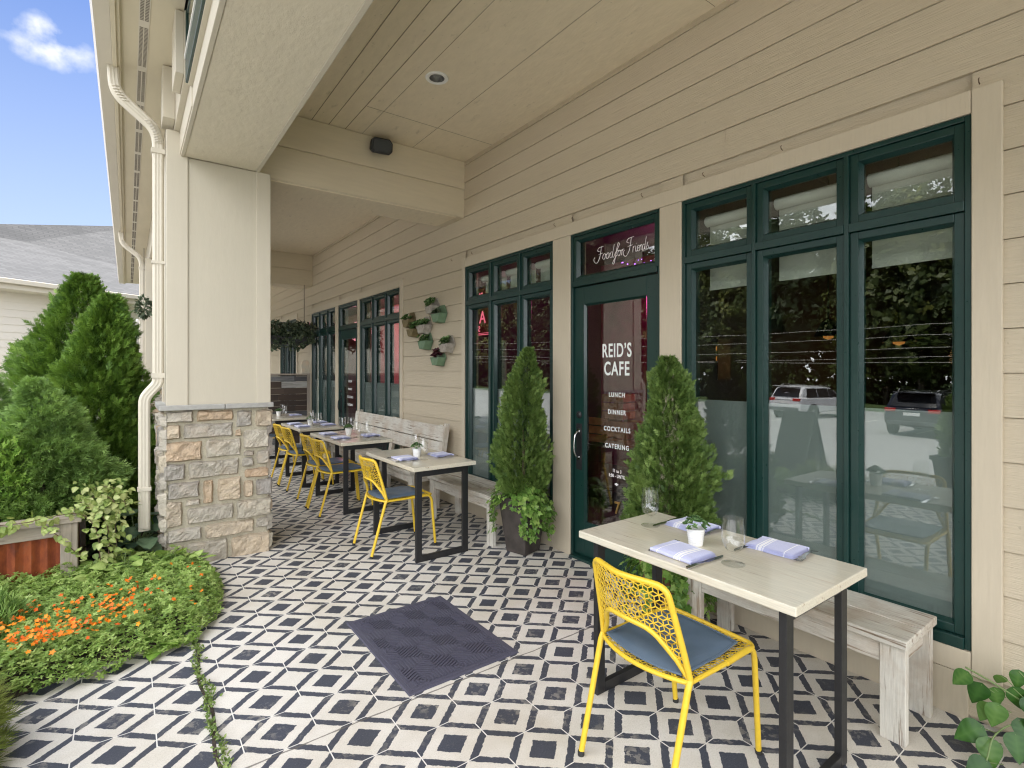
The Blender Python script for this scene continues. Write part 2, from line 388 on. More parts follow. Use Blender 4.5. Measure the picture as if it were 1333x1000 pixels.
def leafmat(name, lo, mid, hi, trans=.28, rough=.5, spec=.3):
    t = NT(name); a = t.n('ShaderNodeAttribute', attribute_name='rnd')
    c = t.ramp(a.outputs['Fac'], [(0,lo),(.5,mid),(1,hi)])
    p = t.pbr(c, rough, 0, None, Specular_IOR_Level=spec)
    tl = t.n('ShaderNodeBsdfTranslucent'); t.l(t.mix(1, c, (1.0,1.0,.55), 'MULTIPLY'), tl.inputs['Color'])
    m = t.n('ShaderNodeMixShader'); m.inputs[0].default_value = trans; t.l(p, m.inputs[1]); t.l(tl.outputs[0], m.inputs[2])
    return t.done(m.outputs[0])
M['arb'] = leafmat('arborvitae_leaf', (0.037,0.088,0.012), (0.105,0.198,0.025), (0.201,0.323,0.054), trans=.12)
M['alb'] = leafmat('spruce_leaf', (0.081,0.158,0.038), (0.206,0.340,0.088), (0.362,0.522,0.164))
M['pcon'] = leafmat('cypress_leaf', (0.057,0.111,0.023), (0.126,0.207,0.044), (0.228,0.322,0.088), trans=.12)
M['ivy'] = leafmat('ivy_leaf', (0.078,0.169,0.029), (0.156,0.286,0.058), (0.299,0.429,0.111), rough=.4)
M['ivyv'] = leafmat('pale_vine_leaf', (.16,.24,.06), (.30,.38,.11), (.50,.54,.24), rough=.45)
M['box'] = leafmat('boxwood_leaf', (0.081,0.172,0.023), (0.172,0.310,0.046), (0.299,0.460,0.092))
M['cover'] = leafmat('groundcover_leaf', (0.115,0.203,0.041), (0.243,0.365,0.081), (0.405,0.513,0.162))
M['flower'] = leafmat('orange_petal', (.72,.10,.008), (.85,.20,.012), (.88,.33,.02), .2)
M['hosta'] = leafmat('dark_broad_leaf', (0.024,0.054,0.030), (0.054,0.096,0.060), (0.108,0.168,0.090), .15, .35)
M['juni'] = leafmat('juniper_needle', (0.094,0.138,0.022), (0.200,0.250,0.050), (0.338,0.375,0.100))
M['weed'] = leafmat('weed_leaf', (0.091,0.156,0.033), (0.169,0.247,0.065), (0.286,0.351,0.130))
M['dusk'] = leafmat('hanging_leaf', (.035,.055,.032), (.08,.11,.062), (.15,.185,.115), .12)
M['succ'] = leafmat('succulent_leaf', (.045,.11,.03), (.10,.20,.06), (.20,.30,.12), .12)
M['succp'] = leafmat('plum_succulent_leaf', (.04,.015,.022), (.09,.025,.035), (.14,.05,.05), .1)
M['bigleaf'] = leafmat('broad_vine_leaf', (.022,.075,.012), (.05,.13,.024), (.11,.21,.05), .25, .3)
M['dry'] = leafmat('dry_leaf', (.22,.06,.03), (.30,.11,.05), (.35,.16,.07), .1)
M['forest'] = leafmat('woodland_leaf', (0.030,0.053,0.014), (0.081,0.112,0.028), (0.193,0.203,0.051), .3)

# ------------------------------------------------------------------ leaves
def tmpl(*polys):
    """list of polygons [(x,y,z)..] -> verts, faces ; x runs along the leaf from its foot"""
    V, Fc = [], []
    for p in polys:
        o = len(V); V += p; Fc.append(tuple(range(o, o+len(p))))
    return np.array(V, float), Fc
def rhomb(x0, y0, ang, L, w, z=0, dz=0):
    c, s = math.cos(ang), math.sin(ang)
    def q(a, b, zz): return (x0 + a*c - b*s, y0 + a*s + b*c, zz)
    return [q(0,0,z), q(L*.45,-w/2,z+dz*.5), q(L,0,z+dz), q(L*.45,w/2,z+dz*.5)]
FAN = tmpl(*[rhomb(.10*k, 0, a*sg+.08*((k*7+i*3) % 5-2), .50-.045*k, .075, .03*(k % 2), .09*((k+i) % 3-1)) for k in range(7) for i, (a, sg) in enumerate(((.62,1),(.62,-1)))], rhomb(.1,0,0,.95,.07))
TUFT = tmpl(*[rhomb(.05*k, 0, a, .75, .10, 0, d) for k, (a, d) in enumerate(((.0,.1),(.7,.2),(-.7,.15),(.35,-.3),(-.4,.35),(1.1,-.1),(-1.1,-.15)))])
NEEDLE = tmpl(*[rhomb(.08*k, 0, a, .6, .085, 0, d) for k, (a, d) in enumerate(((.35,.15),(-.35,.1),(.55,-.2),(-.55,.25),(.3,.3),(-.3,-.3),(.5,.1),(-.5,-.1),(.2,-.15),(-.2,.2)))], rhomb(0,0,0,1.2,.04))
OVATE = tmpl([(0,0,0),(.28,-.26,.04),(.62,-.24,.03),(1,0,-.06),(.5,0,-.03)], [(0,0,0),(.5,0,-.03),(1,0,-.06),(.62,.24,.03),(.28,.26,.04)])
PAIR = tmpl([(0,0,0),(.30,-.24,.06),(.68,-.20,.05),(1,0,0),(.68,.20,.05),(.30,.24,.06)], [(0,0,0),(-.30,-.24,.06),(-.68,-.20,.05),(-1,0,0),(-.68,.20,.05),(-.30,.24,.06)],
            [(0,0,.08),(-.2,.35,.16),(0,.8,.14),(.2,.35,.16)], [(0,0,.08),(-.2,-.35,.16),(0,-.8,.14),(.2,-.35,.16)])
IVY = tmpl([(0,0,0),(-.12,-.38,.03),(.22,-.30,.05),(.30,-.52,.02),(.55,-.22,.04),(1,0,-.05),(.5,0,0)], [(0,0,0),(.5,0,0),(1,0,-.05),(.55,.22,.04),(.30,.52,.02),(.22,.30,.05),(-.12,.38,.03)])
HEART = tmpl([(0,0,0),(-.12,-.22,.03),(.10,-.44,.05),(.45,-.40,.04),(1,0,-.10),(.5,0,-.02)], [(0,0,0),(.5,0,-.02),(1,0,-.10),(.45,.40,.04),(.10,.44,.05),(-.12,.22,.03)])
PETAL = tmpl(*[rhomb(0,0,a,1,.62,0,.12) for a in (0,1.257,2.513,3.77,5.03)])
CLUMP = tmpl(*[rhomb(.2*math.cos(a*2.4)*.9, .25*math.sin(a*1.7), a, .62, .42, .12*math.sin(a*3), .2*math.cos(a*2)) for a in (0.1,1.0,1.9,2.7,3.6,4.4,5.4)])
BLADE = tmpl([(0,-.05,0),(.5,-.05,.06),(1,0,-.05),(.5,.05,.06),(0,.05,0)])

def rich_leaf(ns=9, wmax=.40, cup=.10, tip=1.25):
    V, O, Fc = [], [], []
    for i in range(ns+1):
        s_ = i/ns; w_ = wmax*math.sin(PI*min(1, s_**.72))**.85*(1 - .25*s_**3) + (.015 if 0 < i < ns else 0)
        for j, q in enumerate((-1,-.55,0,.55,1)):
            V.append((s_ - .10*abs(q)*(1-s_) - .06*abs(q)*math.sin(s_*PI), q*w_, cup*abs(q)*w_ - .16*s_*s_ + .022*math.sin(s_*19+abs(q)*2.2)*abs(q)*(1-abs(q)*.3)))
            O.append(.30 if q == 0 else (.10 if (i % 2 and abs(q) < 1) else -.10))
    for i in range(ns):
        for j in range(4): Fc.append((i*5+j, i*5+j+1, i*5+j+6, i*5+j+5))
    return (np.array(V), Fc), np.array(O)
RICH, _o = rich_leaf(); OFF = {id(RICH): _o}
WHORL = tmpl(*[rhomb(0, 0, a, 1-.12*abs(a), .045, 0, d) for a, d in ((0,.0),(.3,.25),(-.3,.2),(.55,-.25),(-.55,-.2),(.8,.2),(-.8,.25),(1.1,-.1),(-1.1,.05),(.15,-.45),(-.2,.5),(.5,.5),(-.5,-.5))])
def leaves(name, mat, P, D, Nn, S, tp, parent=None, loc=None, rnd=None):
    P, D, Nn, S = np.asarray(P, float), np.asarray(D, float), np.asarray(Nn, float), np.asarray(S, float)
    n = len(P); tv, tf = tp; k = len(tv)
    x = D/np.linalg.norm(D, axis=1, keepdims=True)
    z = Nn - x*(Nn*x).sum(1, keepdims=True); z /= (np.linalg.norm(z, axis=1, keepdims=True)+1e-9)
    y = np.cross(z, x)
    V = P[:,None,:] + S[:,None,None]*(tv[None,:,0:1]*x[:,None,:] + tv[None,:,1:2]*y[:,None,:] + tv[None,:,2:3]*z[:,None,:])
    V = V.reshape(-1, 3)
    ls = np.array([len(f) for f in tf]); li = np.concatenate([np.array(f) for f in tf])
    LI = (li[None,:] + (np.arange(n)*k)[:,None]).ravel(); tot = np.tile(ls, n); st = np.concatenate([[0], np.cumsum(tot)[:-1]])
    me = bpy.data.meshes.new(name)
    me.vertices.add(len(V)); me.vertices.foreach_set('co', V.ravel().astype(np.float32))
    me.loops.add(len(LI)); me.loops.foreach_set('vertex_index', LI.astype(np.int32))
    me.polygons.add(len(tot)); me.polygons.foreach_set('loop_start', st.astype(np.int32)); me.polygons.foreach_set('loop_total', tot.astype(np.int32))
    me.update(calc_edges=True)
    if rnd is None: rnd = rng.random(n)
    at = me.attributes.new('rnd', 'FLOAT', 'POINT'); at.data.foreach_set('value', np.clip(np.repeat(rnd, k) + np.tile(OFF.get(id(tp), np.zeros(k)), n), 0, 1).astype(np.float32))
    me.materials.append(mat)
    o = bpy.data.objects.new(name, me); COL.objects.link(o)
    if parent: o.parent = parent
    if loc: o.location = loc
    return o
def unit(n):
    a = rng.normal(size=(n,3)); return a/np.linalg.norm(a, axis=1, keepdims=True)
def lump(P, f, seed=0):
    r = np.random.default_rng(seed); s = 0
    for k in range(5):
        d = r.normal(size=3)*f*(1+.35*k); s = s + np.sin(P@d + r.random()*6.28)
    return s/5
def conifer_leaves(name, mat, N, H, R, prof, size, tp, parent, seed=1, z0=0, lumpf=9, upang=(.5,1.2), depth=.45, loc=None, lumpa=.28, flat=False):
    # shoots sit in clusters, each on its own bough, so that dark gaps open between them
    per = 11; nc = max(20, N//per); N = nc*per
    hc = np.clip(rng.random(nc)**1.12, 0, 1); tc_ = rng.random(nc)*2*PI; dc = 1.04 - depth*.75*rng.random(nc)**1.5; bc = rng.normal(size=nc)
    prc = np.interp(hc, [p[0] for p in prof], [p[1] for p in prof])
    rep = lambda q: np.repeat(q, per)
    sp_ = size*.62
    h = np.clip(rep(hc) + rng.normal(size=N)*sp_/H*1.1, 0, 1); th = rep(tc_) + rng.normal(size=N)*sp_/np.maximum(rep(prc)*R, .06)*.8
    pr = rep(prc)*.5 + .5*np.interp(h, [p[0] for p in prof], [p[1] for p in prof])
    out = np.stack([np.cos(th), np.sin(th), np.zeros(N)], 1)
    Q = np.stack([np.cos(th)*pr*R, np.sin(th)*pr*R, h*H], 1)
    L = lump(Q, lumpf, seed) + .6*lump(Q, lumpf*2.3, seed+5)
    dep = rep(dc) - .10*rng.random(N)
    big = lump(Q/max(R,.01), 1.5, seed+11)                      # slow swellings make each crown lopsided
    r = pr*R*(1+lumpa*L+.26*big)*dep
    P = np.stack([np.cos(th)*r + R*.16*np.sin(h*4.2+seed)*h, np.sin(th)*r + R*.16*np.cos(h*3.4+seed*2)*h, z0 + h*H], 1)
    an = rng.uniform(upang[0], upang[1], N)
    D = out*np.cos(an)[:,None] + np.array([0,0,1.])*np.sin(an)[:,None] + rng.normal(size=(N,3))*.22
    tang = np.stack([-np.sin(th), np.cos(th), np.zeros(N)], 1)
    Nn = tang + rng.normal(size=(N,3))*.55 if not flat else out*.7 + np.array([0,0,.8]) + rng.normal(size=(N,3))*.5
    S = size*rng.uniform(.7, 1.25, N)*np.clip(.6+.5*pr, .6, 1)
    rn = np.clip(.45 + .22*L + .17*rep(bc) + .14*rng.normal(size=N), 0, 1)
    return leaves(name, mat, P, D, Nn, S, tp, parent, loc, rn)

# ================================================================== the setting
XW = 2.91                      # facade plane; +Y runs along the facade, +X into the building
pf = MB().box(-1.75, XW+.02, -4, 16.6, -.12, 0).build('patio_floor', M['tile']); tag(pf, kind='structure')
gm = MB()
gm.box(-120, 60, -90, 160, -1.40, -1.06)
g = gm.build('ground', M['grass']); tag(g, kind='structure')
pk = MB()                      # lot sheet that climbs to the walk
prof = [(-30.5,-1.02),(-9,-1.00),(-4.6,-.42),(-2.6,-.14),(-2.0,-.125)]
for (x0,z0),(x1,z1) in zip(prof, prof[1:]):
    pk.add([(x0,-60,z0),(x1,-60,z1),(x1,120,z1),(x0,120,z0)], [(0,1,2,3)])
pk = pk.build('road', M['asphalt']); tag(pk, kind='structure')
kb = MB().box(-2.02,-1.75,-4,16.6,-.3,-.01).build('kerb', M['concrete'], bevel=.01); tag(kb, kind='structure')
mk = MB()
for y in range(-20, 60, 3): mk.box(-24.5,-19.2, y+.1, y+.2, -1.05, -1.008)
mk = mk.build('parking_lines', M['line']); tag(mk, kind='structure')
bedpoly = [(-1.62,2.55),(-.66,2.75),(-.50,3.24),(-.14,3.36),(.24,3.46),(.38,3.74),(.47,4.17),(.46,4.45),(.37,4.72),(.20,4.80),(.20,16.5),(-1.62,16.5)]
bd = MB().prism(bedpoly, 'z', -.1, .035).build('planting_bed', M['soil']); tag(bd, kind='structure')

# ================================================================== the restaurant building
B = thing('restaurant_building', (0,0,0), 0, 'beige lap-sided restaurant with green framed doors and windows under a deep covered walk', 'building')
ZC = 3.73                      # ceiling of the walk
OPEN = [(.63,2.07,.30,2.59),(2.244,3.123,0,2.59),(3.34,4.77,.30,2.59),(6.42,7.89,.30,2.59),(7.99,8.91,0,2.59),(9.07,10.51,.30,2.59),(11.66,13.1,.30,2.59)]
wl = MB(); Y0w, Y1w = -3.5, 16.5
ys = sorted({Y0w, Y1w, *[o[0] for o in OPEN], *[o[1] for o in OPEN]}); zs = [-.1,.0,.30,2.59,ZC]
for a, b in zip(ys, ys[1:]):
    for c, d in zip(zs, zs[1:]):
        ym, zm = (a+b)/2, (c+d)/2
        if not any(o[0] < ym < o[1] and o[2] < zm < o[3] for o in OPEN): wl.box(XW+.016, XW+.15, a, b, c, d)
# lap siding courses, each one a sloped board with a thick bottom lip
CH = .183; k = 0; z = .02
while z < ZC:
    z1 = min(z+CH, ZC)
    free = [(Y0w, Y1w)]
    for o in OPEN:
        if z < o[3]+.02 and z1 > o[2]-.02:
            nf = []
            for a, b in free:
                if o[1] <= a or o[0] >= b: nf.append((a,b)); continue
                if a < o[0]: nf.append((a, o[0]))
                if b > o[1]: nf.append((o[1], b))
            free = nf
    for a, b in free:
        cut = [a]; y = a + random.uniform(1.5, 3.6)
        while y < b - .5: cut.append(y); y += 3.66
        cut.append(b)
        for p, q in zip(cut, cut[1:]):
            p2, q2 = p + .0012, q - .0012
            xb, xt = XW-.013, XW-.002
            wl.add([(xb,p2,z+.0043),(xb,q2,z+.0043),(xt,q2,z1+.002),(xt,p2,z1+.002),(xt+.012,p2,z+.0048),(xt+.012,q2,z+.0048)], [(0,3,2,1),(0,1,5,4)])
    z += CH; k += 1
wl.build('wall', M['siding'], B)
tr = MB(); T0, T1 = XW-.026, XW+.012
def tb(y0,y1,z0,z1): tr.box(T0,T1,y0,y1,z0,z1)
tb(.53,.628,.20,2.69); tb(2.072,2.242,.0,2.59); tb(3.125,3.338,.0,2.59); tb(4.772,4.83,.20,2.69)
tb(.63,4.77,2.592,2.69); tb(.63,2.07,.20,.298); tb(3.34,4.77,.20,.298)
tb(6.33,6.418,.2,2.69); tb(7.892,7.988,0,2.59); tb(8.912,9.068,0,2.59); tb(10.512,10.60,.2,2.69); tb(6.42,10.51,2.592,2.69)
tb(6.42,7.89,.2,.298); tb(9.07,10.51,.2,.298); tb(11.57,11.658,.2,2.69); tb(13.102,13.19,.2,2.69); tb(11.66,13.1,2.592,2.69); tb(11.66,13.1,.2,.298)
tr.build('window_trim', M['trim'], B, bevel=.003)
for a, b in ((.64,2.06),(3.35,4.76)): MB().box(XW-.02, XW+.012, a, b, -.0, .196).build('skirting_board', M['trim'], B, bevel=.003)

# little hooks left along the trim from string lights
for y in (1.42,.60,2.38,3.08,3.30,4.6,5.02,1.9):
    hk = MB(); hk.tube([(T0-.002,y,2.70),(T0-.018,y,2.705),(T0-.022,y,2.716),(T0-.014,y,2.722)], .0022, 6)
    hk.build('hook', M['twig'], B, smooth=True)

def sash(mb, y0,y1,z0,z1, x0,x1, w, lip=.018):
    """a frame with a chamfered inner edge; returns the glass opening"""
    mb.box(x0,x1,y0,y0+w,z0,z1); mb.box(x0,x1,y1-w,y1,z0,z1); mb.box(x0,x1,y0+w,y1-w,z0,z0+w); mb.box(x0,x1,y0+w,y1-w,z1-w,z1)
    a,b,c,d = y0+w,y1-w,z0+w,z1-w; i = lip; xa, xb = x0+.006, x0+.034
    # glazing bead sloping in
    for q in ([(xa,a,c),(xa,b,c),(xb,b-i,c+i),(xb,a+i,c+i)],[(xa,b,c),(xa,b,d),(xb,b-i,d-i),(xb,b-i,c+i)],[(xa,b,d),(xa,a,d),(xb,a+i,d-i),(xb,b-i,d-i)],[(xa,a,d),(xa,a,c),(xb,a+i,c+i),(xb,a+i,d-i)]):
        mb.add(q, [(0,1,2,3)])
    return a+i, b-i, c+i, d-i
def window(y0,y1,z0,z1,frost=1.312,blind=None, label=None):
    f = MB(); X0, X1 = XW-.018, XW+.11; e = .022
    f.box(X0,X1,y0,y0+e,z0,z1); f.box(X0,X1,y1-e,y1,z0,z1); f.box(X0,X1,y0+e,y1-e,z1-e,z1)
    f.box(X0-.012,X1,y0+e,y1-e,z0,z0+.05); ZT = 2.205
    w3 = (y1-y0)/3; ms = [y0+w3, y0+2*w3]
    for m in ms: f.box(X0-.004,X1,m-.011,m+.011,z0+.05,z1-e)
    edges = [y0+e, ms[0], ms[1], y1-e]
    glasses = []
    for i in range(3):
        a = edges[i] + (.011 if i else 0); b = edges[i+1] - (.011 if i < 2 else 0)
        f.box(X0-.006,X1,a,b,ZT-.022,ZT+.022)
        for c, d in ((z0+.05, ZT-.022), (ZT+.022, z1-e)):
            g = sash(f, a+.002,b-.002,c+.002,d-.002, X0+.012, X1-.02, .036, .014); glasses.append(g)
    fr = f.build('window', M['green'], B, bevel=.0025)
    if label: fr['label'] = label
    for a,b,c,d in glasses:
        MB().box(XW+.030,XW+.036,a-.012,b+.012,c-.012,d+.012).build('pane', M['pane'], fr)
        if c < frost < d: MB().box(XW+.037,XW+.0385,a-.01,b+.01,c-.01,frost).build('frosted_film', M['frost'], fr)
    if blind:
        for i in range(3):
            a = edges[i]+.035; b = edges[i+1]-.035
            m = MB(); m.tube([(XW+.175,a,2.475),(XW+.175,b,2.475)], .034, 16); m.box(XW+.2085,XW+.2105,a,b,blind,2.475); m.box(XW+.2035,XW+.2155,a,b,blind-.018,blind)
            m.build('roller_blind', M['blind'], fr, smooth=True)
    return fr
window(*OPEN[0], blind=2.045, label='largest window with raised roller blinds nearest the right edge')
window(*OPEN[2], blind=2.20, label='window left of the lettered door')
window(*OPEN[3]); window(*OPEN[5]); window(*OPEN[6])

def text(name, body, parent, y, z, size, x, mat, sx=1, off=0, mirror=False, space=1, align='CENTER', extr=.0006):
    c = bpy.data.curves.new(name, 'FONT'); c.body = body; c.size = size; c.offset = off; c.extrude = extr; c.align_x = align; c.align_y = 'BOTTOM_BASELINE'; c.space_character = space
    tmp = bpy.data.objects.new(name, c); COL.objects.link(tmp); dg = bpy.context.evaluated_depsgraph_get()
    me = bpy.data.meshes.new_from_object(tmp.evaluated_get(dg)); bpy.data.objects.remove(tmp); bpy.data.curves.remove(c)
    me.materials.clear(); me.materials.append(mat); o = bpy.data.objects.new(name, me); COL.objects.link(o); o.parent = parent
    s = 1 if mirror else -1
    o.matrix_local = Matrix(((0,0,-1,x),(s*sx,0,0,y),(0,1,0,z),(0,0,0,1)))
    return o
def strokes(name, paths, parent, mat, r, x):
    """handwriting: each path of (y, z) points becomes a smooth flat ribbon on the glass"""
    m = MB()
    for k, p in enumerate(paths):
        q = smooth_path([(x - .00004*k, a, b) for a, b in p], 7)
        m.tube(q, [r*(.62+.38*abs(math.sin(i*.33))) for i in range(len(q))], 6)
    return m.build(name, mat, parent, smooth=True)

def door(y0,y1,letters=True):
    f = MB(); X0, X1 = XW-.018, XW+.11; e = .020; z1 = 2.59
    f.box(X0,X1,y0,y0+e,0,z1); f.box(X0,X1,y1-e,y1,0,z1); f.box(X0,X1,y0+e,y1-e,z1-e,z1); f.box(X0-.01,X1,y0+e,y1-e,2.165,2.205)
    a,b,c,d = sash(f, y0+e+.002, y1-e-.002, 2.207, z1-e-.002, X0+.008, X1-.02, .030)
    f.box(X0-.035, X1, y0+e, y1-e, .0, .022)
    dr = MB(); lx0, lx1 = XW+.006, XW+.052; l0, l1 = y0+e+.004, y1-e-.004; sw = .105
    dr.box(lx0,lx1,l0,l0+sw,.028,2.16); dr.box(lx0,lx1,l1-sw,l1,.028,2.16); dr.box(lx0,lx1,l0+sw,l1-sw,.028,.28); dr.box(lx0,lx1,l0+sw,l1-sw,2.02,2.16)
    ga,gb,gc,gd = l0+sw,l1-sw,.28,2.02
    for q in ([(lx0-.004,ga,gc),(lx0-.004,gb,gc),(lx0+.018,gb-.014,gc+.014),(lx0+.018,ga+.014,gc+.014)],[(lx0-.004,gb,gc),(lx0-.004,gb,gd),(lx0+.018,gb-.014,gd-.014),(lx0+.018,gb-.014,gc+.014)],
              [(lx0-.004,gb,gd),(lx0-.004,ga,gd),(lx0+.018,ga+.014,gd-.014),(lx0+.018,gb-.014,gd-.014)],[(lx0-.004,ga,gd),(lx0-.004,ga,gc),(lx0+.018,ga+.014,gc+.014),(lx0+.018,ga+.014,gd-.014)]):
        dr.add(q, [(0,1,2,3)])
    D = dr.build('door', M['green'], B, bevel=.003)
    fr = f.build('door_frame', M['green'], B, bevel=.0025)
    MB().box(XW+.030,XW+.036,a-.012,b+.012,c-.012,d+.012).build('pane', M['pane'], fr)
    MB().box(lx0+.016,lx0+.022,ga+.004,gb-.004,gc+.004,gd-.004).build('pane', M['pane'], D)
    # lock plate, pull and deadbolt on the leaf's left stile
    yh = l1 - .050
    MB().box(lx0-.004,lx0-.0005,yh-.032,yh+.032,.70,1.07).build('lock_plate', M['blackplastic'], D, bevel=.002)
    h = MB(); h.tube(smooth_path([(lx0-.004,yh,.80),(lx0-.034,yh,.815),(lx0-.054,yh,.86),(lx0-.056,yh,.915),(lx0-.05,yh,.965),(lx0-.03,yh,1.0),(lx0-.004,yh,1.01)], 6), .0085, 10)
    h.obox((lx0-.006,yh,.795),(.008,.03,.03),Matrix.Identity(3)); h.obox((lx0-.006,yh,1.015),(.008,.03,.03),Matrix.Identity(3))
    h.build('handle', M['steel'] if letters else M['blackplastic'], D, smooth=True)
    R = Matrix.Rotation(-PI/2, 3, 'Y')
    lk = MB(); lk.lathe([(.0,0),(.030,0),(.030,.006),(.020,.012),(.016,.016),(.0,.017)], 20); lk.v = [tuple(R @ Vector(p) + Vector((lx0-.0005, yh, 1.14))) for p in lk.v]
    lk.build('deadbolt', M['blackplastic'], D, smooth=True)
    return D, fr, lx0
D1, DF1, lx = door(*OPEN[1][:2])
D1['label'] = 'green glazed door lettered in white'
W = M['white']; xt = lx+.0145; yc = 2.668
text('lettering', "REID\u2019S", D1, yc, 1.598, .142, xt, W, .66, .0030, space=1.13)
text('lettering', 'CAFE', D1, yc, 1.462, .142, xt, W, .70, .0030, space=1.13)
for s, z in (('LUNCH',1.298),('DINNER',1.168),('COCKTAILS',1.040),('CATERING',.912)): text('lettering', s, D1, yc-.003, z, .048, xt, W, .84, .0012, space=1.28)
text('lettering', '11 to 3', D1, yc-.005, .735, .034, xt, W, .8, .001, space=1.1); text('lettering', '5:00 - UNTIL', D1, yc-.005, .697, .034, xt, W, .8, .001, space=1.1)
MB().add([(xt,yc-.022,.647),(xt,yc,.658),(xt,yc+.022,.647),(xt,yc,.636)], [(0,1,2,3)]).build('lettering', W, D1)
text('house_number', '7', D1, yc-.01, .43, .13, xt-.004, M['brass'], .8, .001, extr=.004)
def L(px, pz):     # script lettering laid out on a 10.0 x 3.6 grid over the transom
    return (2.905 - px*.0525, 2.335 + pz*.046)
SC = [[(1.9,2.45),(1.0,2.35),(.75,1.9),(1.15,1.7)], [(1.5,2.5),(1.35,1.6),(1.1,.6),(.6,-.1),(.1,.1),(-.05,.6),(.15,.9)], [(.9,1.25),(1.7,1.35)],
      [(2.05,1.2),(1.8,.9),(1.75,.45),(2.0,.25),(2.25,.6),(2.25,1.1),(2.05,1.2)], [(2.25,.9),(2.6,1.0)], [(2.75,1.2),(2.5,.9),(2.45,.45),(2.7,.25),(2.95,.6),(2.95,1.1),(2.75,1.2)], [(2.95,.9),(3.3,1.0)],
      [(3.7,1.1),(3.4,1.15),(3.15,.7),(3.2,.3),(3.45,.3),(3.65,.7),(4.0,2.3)], [(3.75,1.0),(3.65,.4),(3.85,.25),(4.15,.7)],
      [(4.1,.7),(4.6,1.4),(4.95,2.1),(4.8,2.4),(4.6,2.0),(4.35,.8),(4.05,-.5),(3.85,-.9),(3.7,-.65),(4.1,0.0),(4.5,.45)], [(4.35,1.1),(4.85,1.15)],
      [(4.95,1.15),(4.7,.85),(4.7,.4),(4.9,.25),(5.12,.6),(5.12,1.05),(4.95,1.15),(5.4,1.0)], [(5.45,1.2),(5.4,.25)], [(5.43,.8),(5.6,1.15),(5.85,1.15)],
      [(7.6,2.75),(6.6,2.6),(6.35,2.1),(6.8,1.9)], [(7.15,2.75),(7.0,1.8),(6.75,.7),(6.2,-.05),(5.75,.2),(5.7,.7),(5.9,.95)], [(6.5,1.4),(7.35,1.5)],
      [(7.45,1.25),(7.4,.3)], [(7.43,.85),(7.6,1.2),(7.85,1.2)], [(7.95,1.2),(7.88,.5),(8.0,.3),(8.2,.6)], [(8.02,1.55),(8.03,1.62)],
      [(8.2,.7),(8.5,.85),(8.5,1.15),(8.3,1.15),(8.2,.7),(8.3,.3),(8.6,.45)], [(8.68,1.2),(8.62,.3)], [(8.65,.8),(8.85,1.2),(9.0,1.1),(8.98,.4),(9.15,.35)],
      [(9.5,1.1),(9.25,1.15),(9.05,.7),(9.1,.3),(9.3,.3),(9.45,.7),(9.75,2.3)], [(9.52,1.0),(9.48,.4),(9.65,.3)], [(9.65,.3),(10.0,1.35),(9.85,.95),(10.1,.7),(10.0,.3),(9.7,.3)]]
strokes('lettering', [[L(*p) for p in s] for s in SC], DF1, W, .0026, XW+.027)
D2, DF2, lx2 = door(*OPEN[4][:2], letters=False); D2['label'] = 'farther green glazed door with small white lettering'
yc2 = (OPEN[4][0]+OPEN[4][1])/2
for s, z in (('LUNCH',1.298),('DINNER',1.168),('COCKTAILS',1.040),('CATERING',.912)): text('lettering', s, D2, yc2, z, .050, lx2+.0145, W, .84, .0012, space=1.25)

# ---- walk ceiling, beams, column, eave
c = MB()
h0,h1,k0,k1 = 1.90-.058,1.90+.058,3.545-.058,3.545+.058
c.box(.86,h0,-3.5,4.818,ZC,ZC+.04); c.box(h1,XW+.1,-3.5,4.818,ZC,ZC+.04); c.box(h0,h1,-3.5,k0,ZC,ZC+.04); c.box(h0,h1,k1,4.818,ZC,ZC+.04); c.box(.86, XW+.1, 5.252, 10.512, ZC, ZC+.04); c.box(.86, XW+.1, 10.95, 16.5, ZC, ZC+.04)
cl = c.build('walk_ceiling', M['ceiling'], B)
sm = MB()
for x in (1.02,1.17,1.32,1.47,1.62): sm.box(x-.0025,x+.0025,-3.5,4.8,ZC-.0025,ZC-.0005)
for x in (1.78,2.30): sm.box(x-.0012,x+.0012,-3.5,4.8,ZC-.0022,ZC-.0005)
for y in (-.6,1.84,4.28): sm.box(1.63,XW-.01,y-.0012,y+.0012,ZC-.0019,ZC-.0006)
sm.box(1.3,1.9,7.00,7.008,ZC-.002,ZC-.0005); sm.box(1.3,1.308,7.01,8.2,ZC-.002,ZC-.0005)
sm.build('ceiling_seam', M['seam'], cl)
for (ya, yb, nm) in ((4.818,5.252,0),(10.512,10.95,1)):
    m = MB(); m.box(.862,XW-.001,ya,yb,3.128,ZC-.001)
    m.box(.862,XW-.004,ya-.014,ya-.0005,3.135,3.42); m.box(.862,XW-.004,ya-.020,ya-.0005,3.432,ZC-.003); m.box(.862,XW-.004,ya-.008,ya-.0005,3.42,3.432)
    bm_ = m.build('cross_beam', M['beam'], B, bevel=.003)
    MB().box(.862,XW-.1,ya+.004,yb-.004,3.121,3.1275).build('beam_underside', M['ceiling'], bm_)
m = MB()
for a, b in ((-3.5,4.70),(5.36,10.30)): m.box(.335,.86,a,b,3.14,3.71)
eb = m.build('eave_beam', M['beam'], B, bevel=.003)
m = MB()
for a, b in ((-3.5,4.695),(5.36,10.30)): m.box(.352,.843,a,b,3.130,3.1395)
m.build('beam_underside', M['beamply'], eb)
m = MB()
for a, b in ((-3.5,4.695),(5.36,10.30)): m.box(.325,.351,a,b,3.126,3.30); m.box(.844,.874,a,b,3.126,3.26)
m.build('edge_board', M['corner'], eb, bevel=.003)
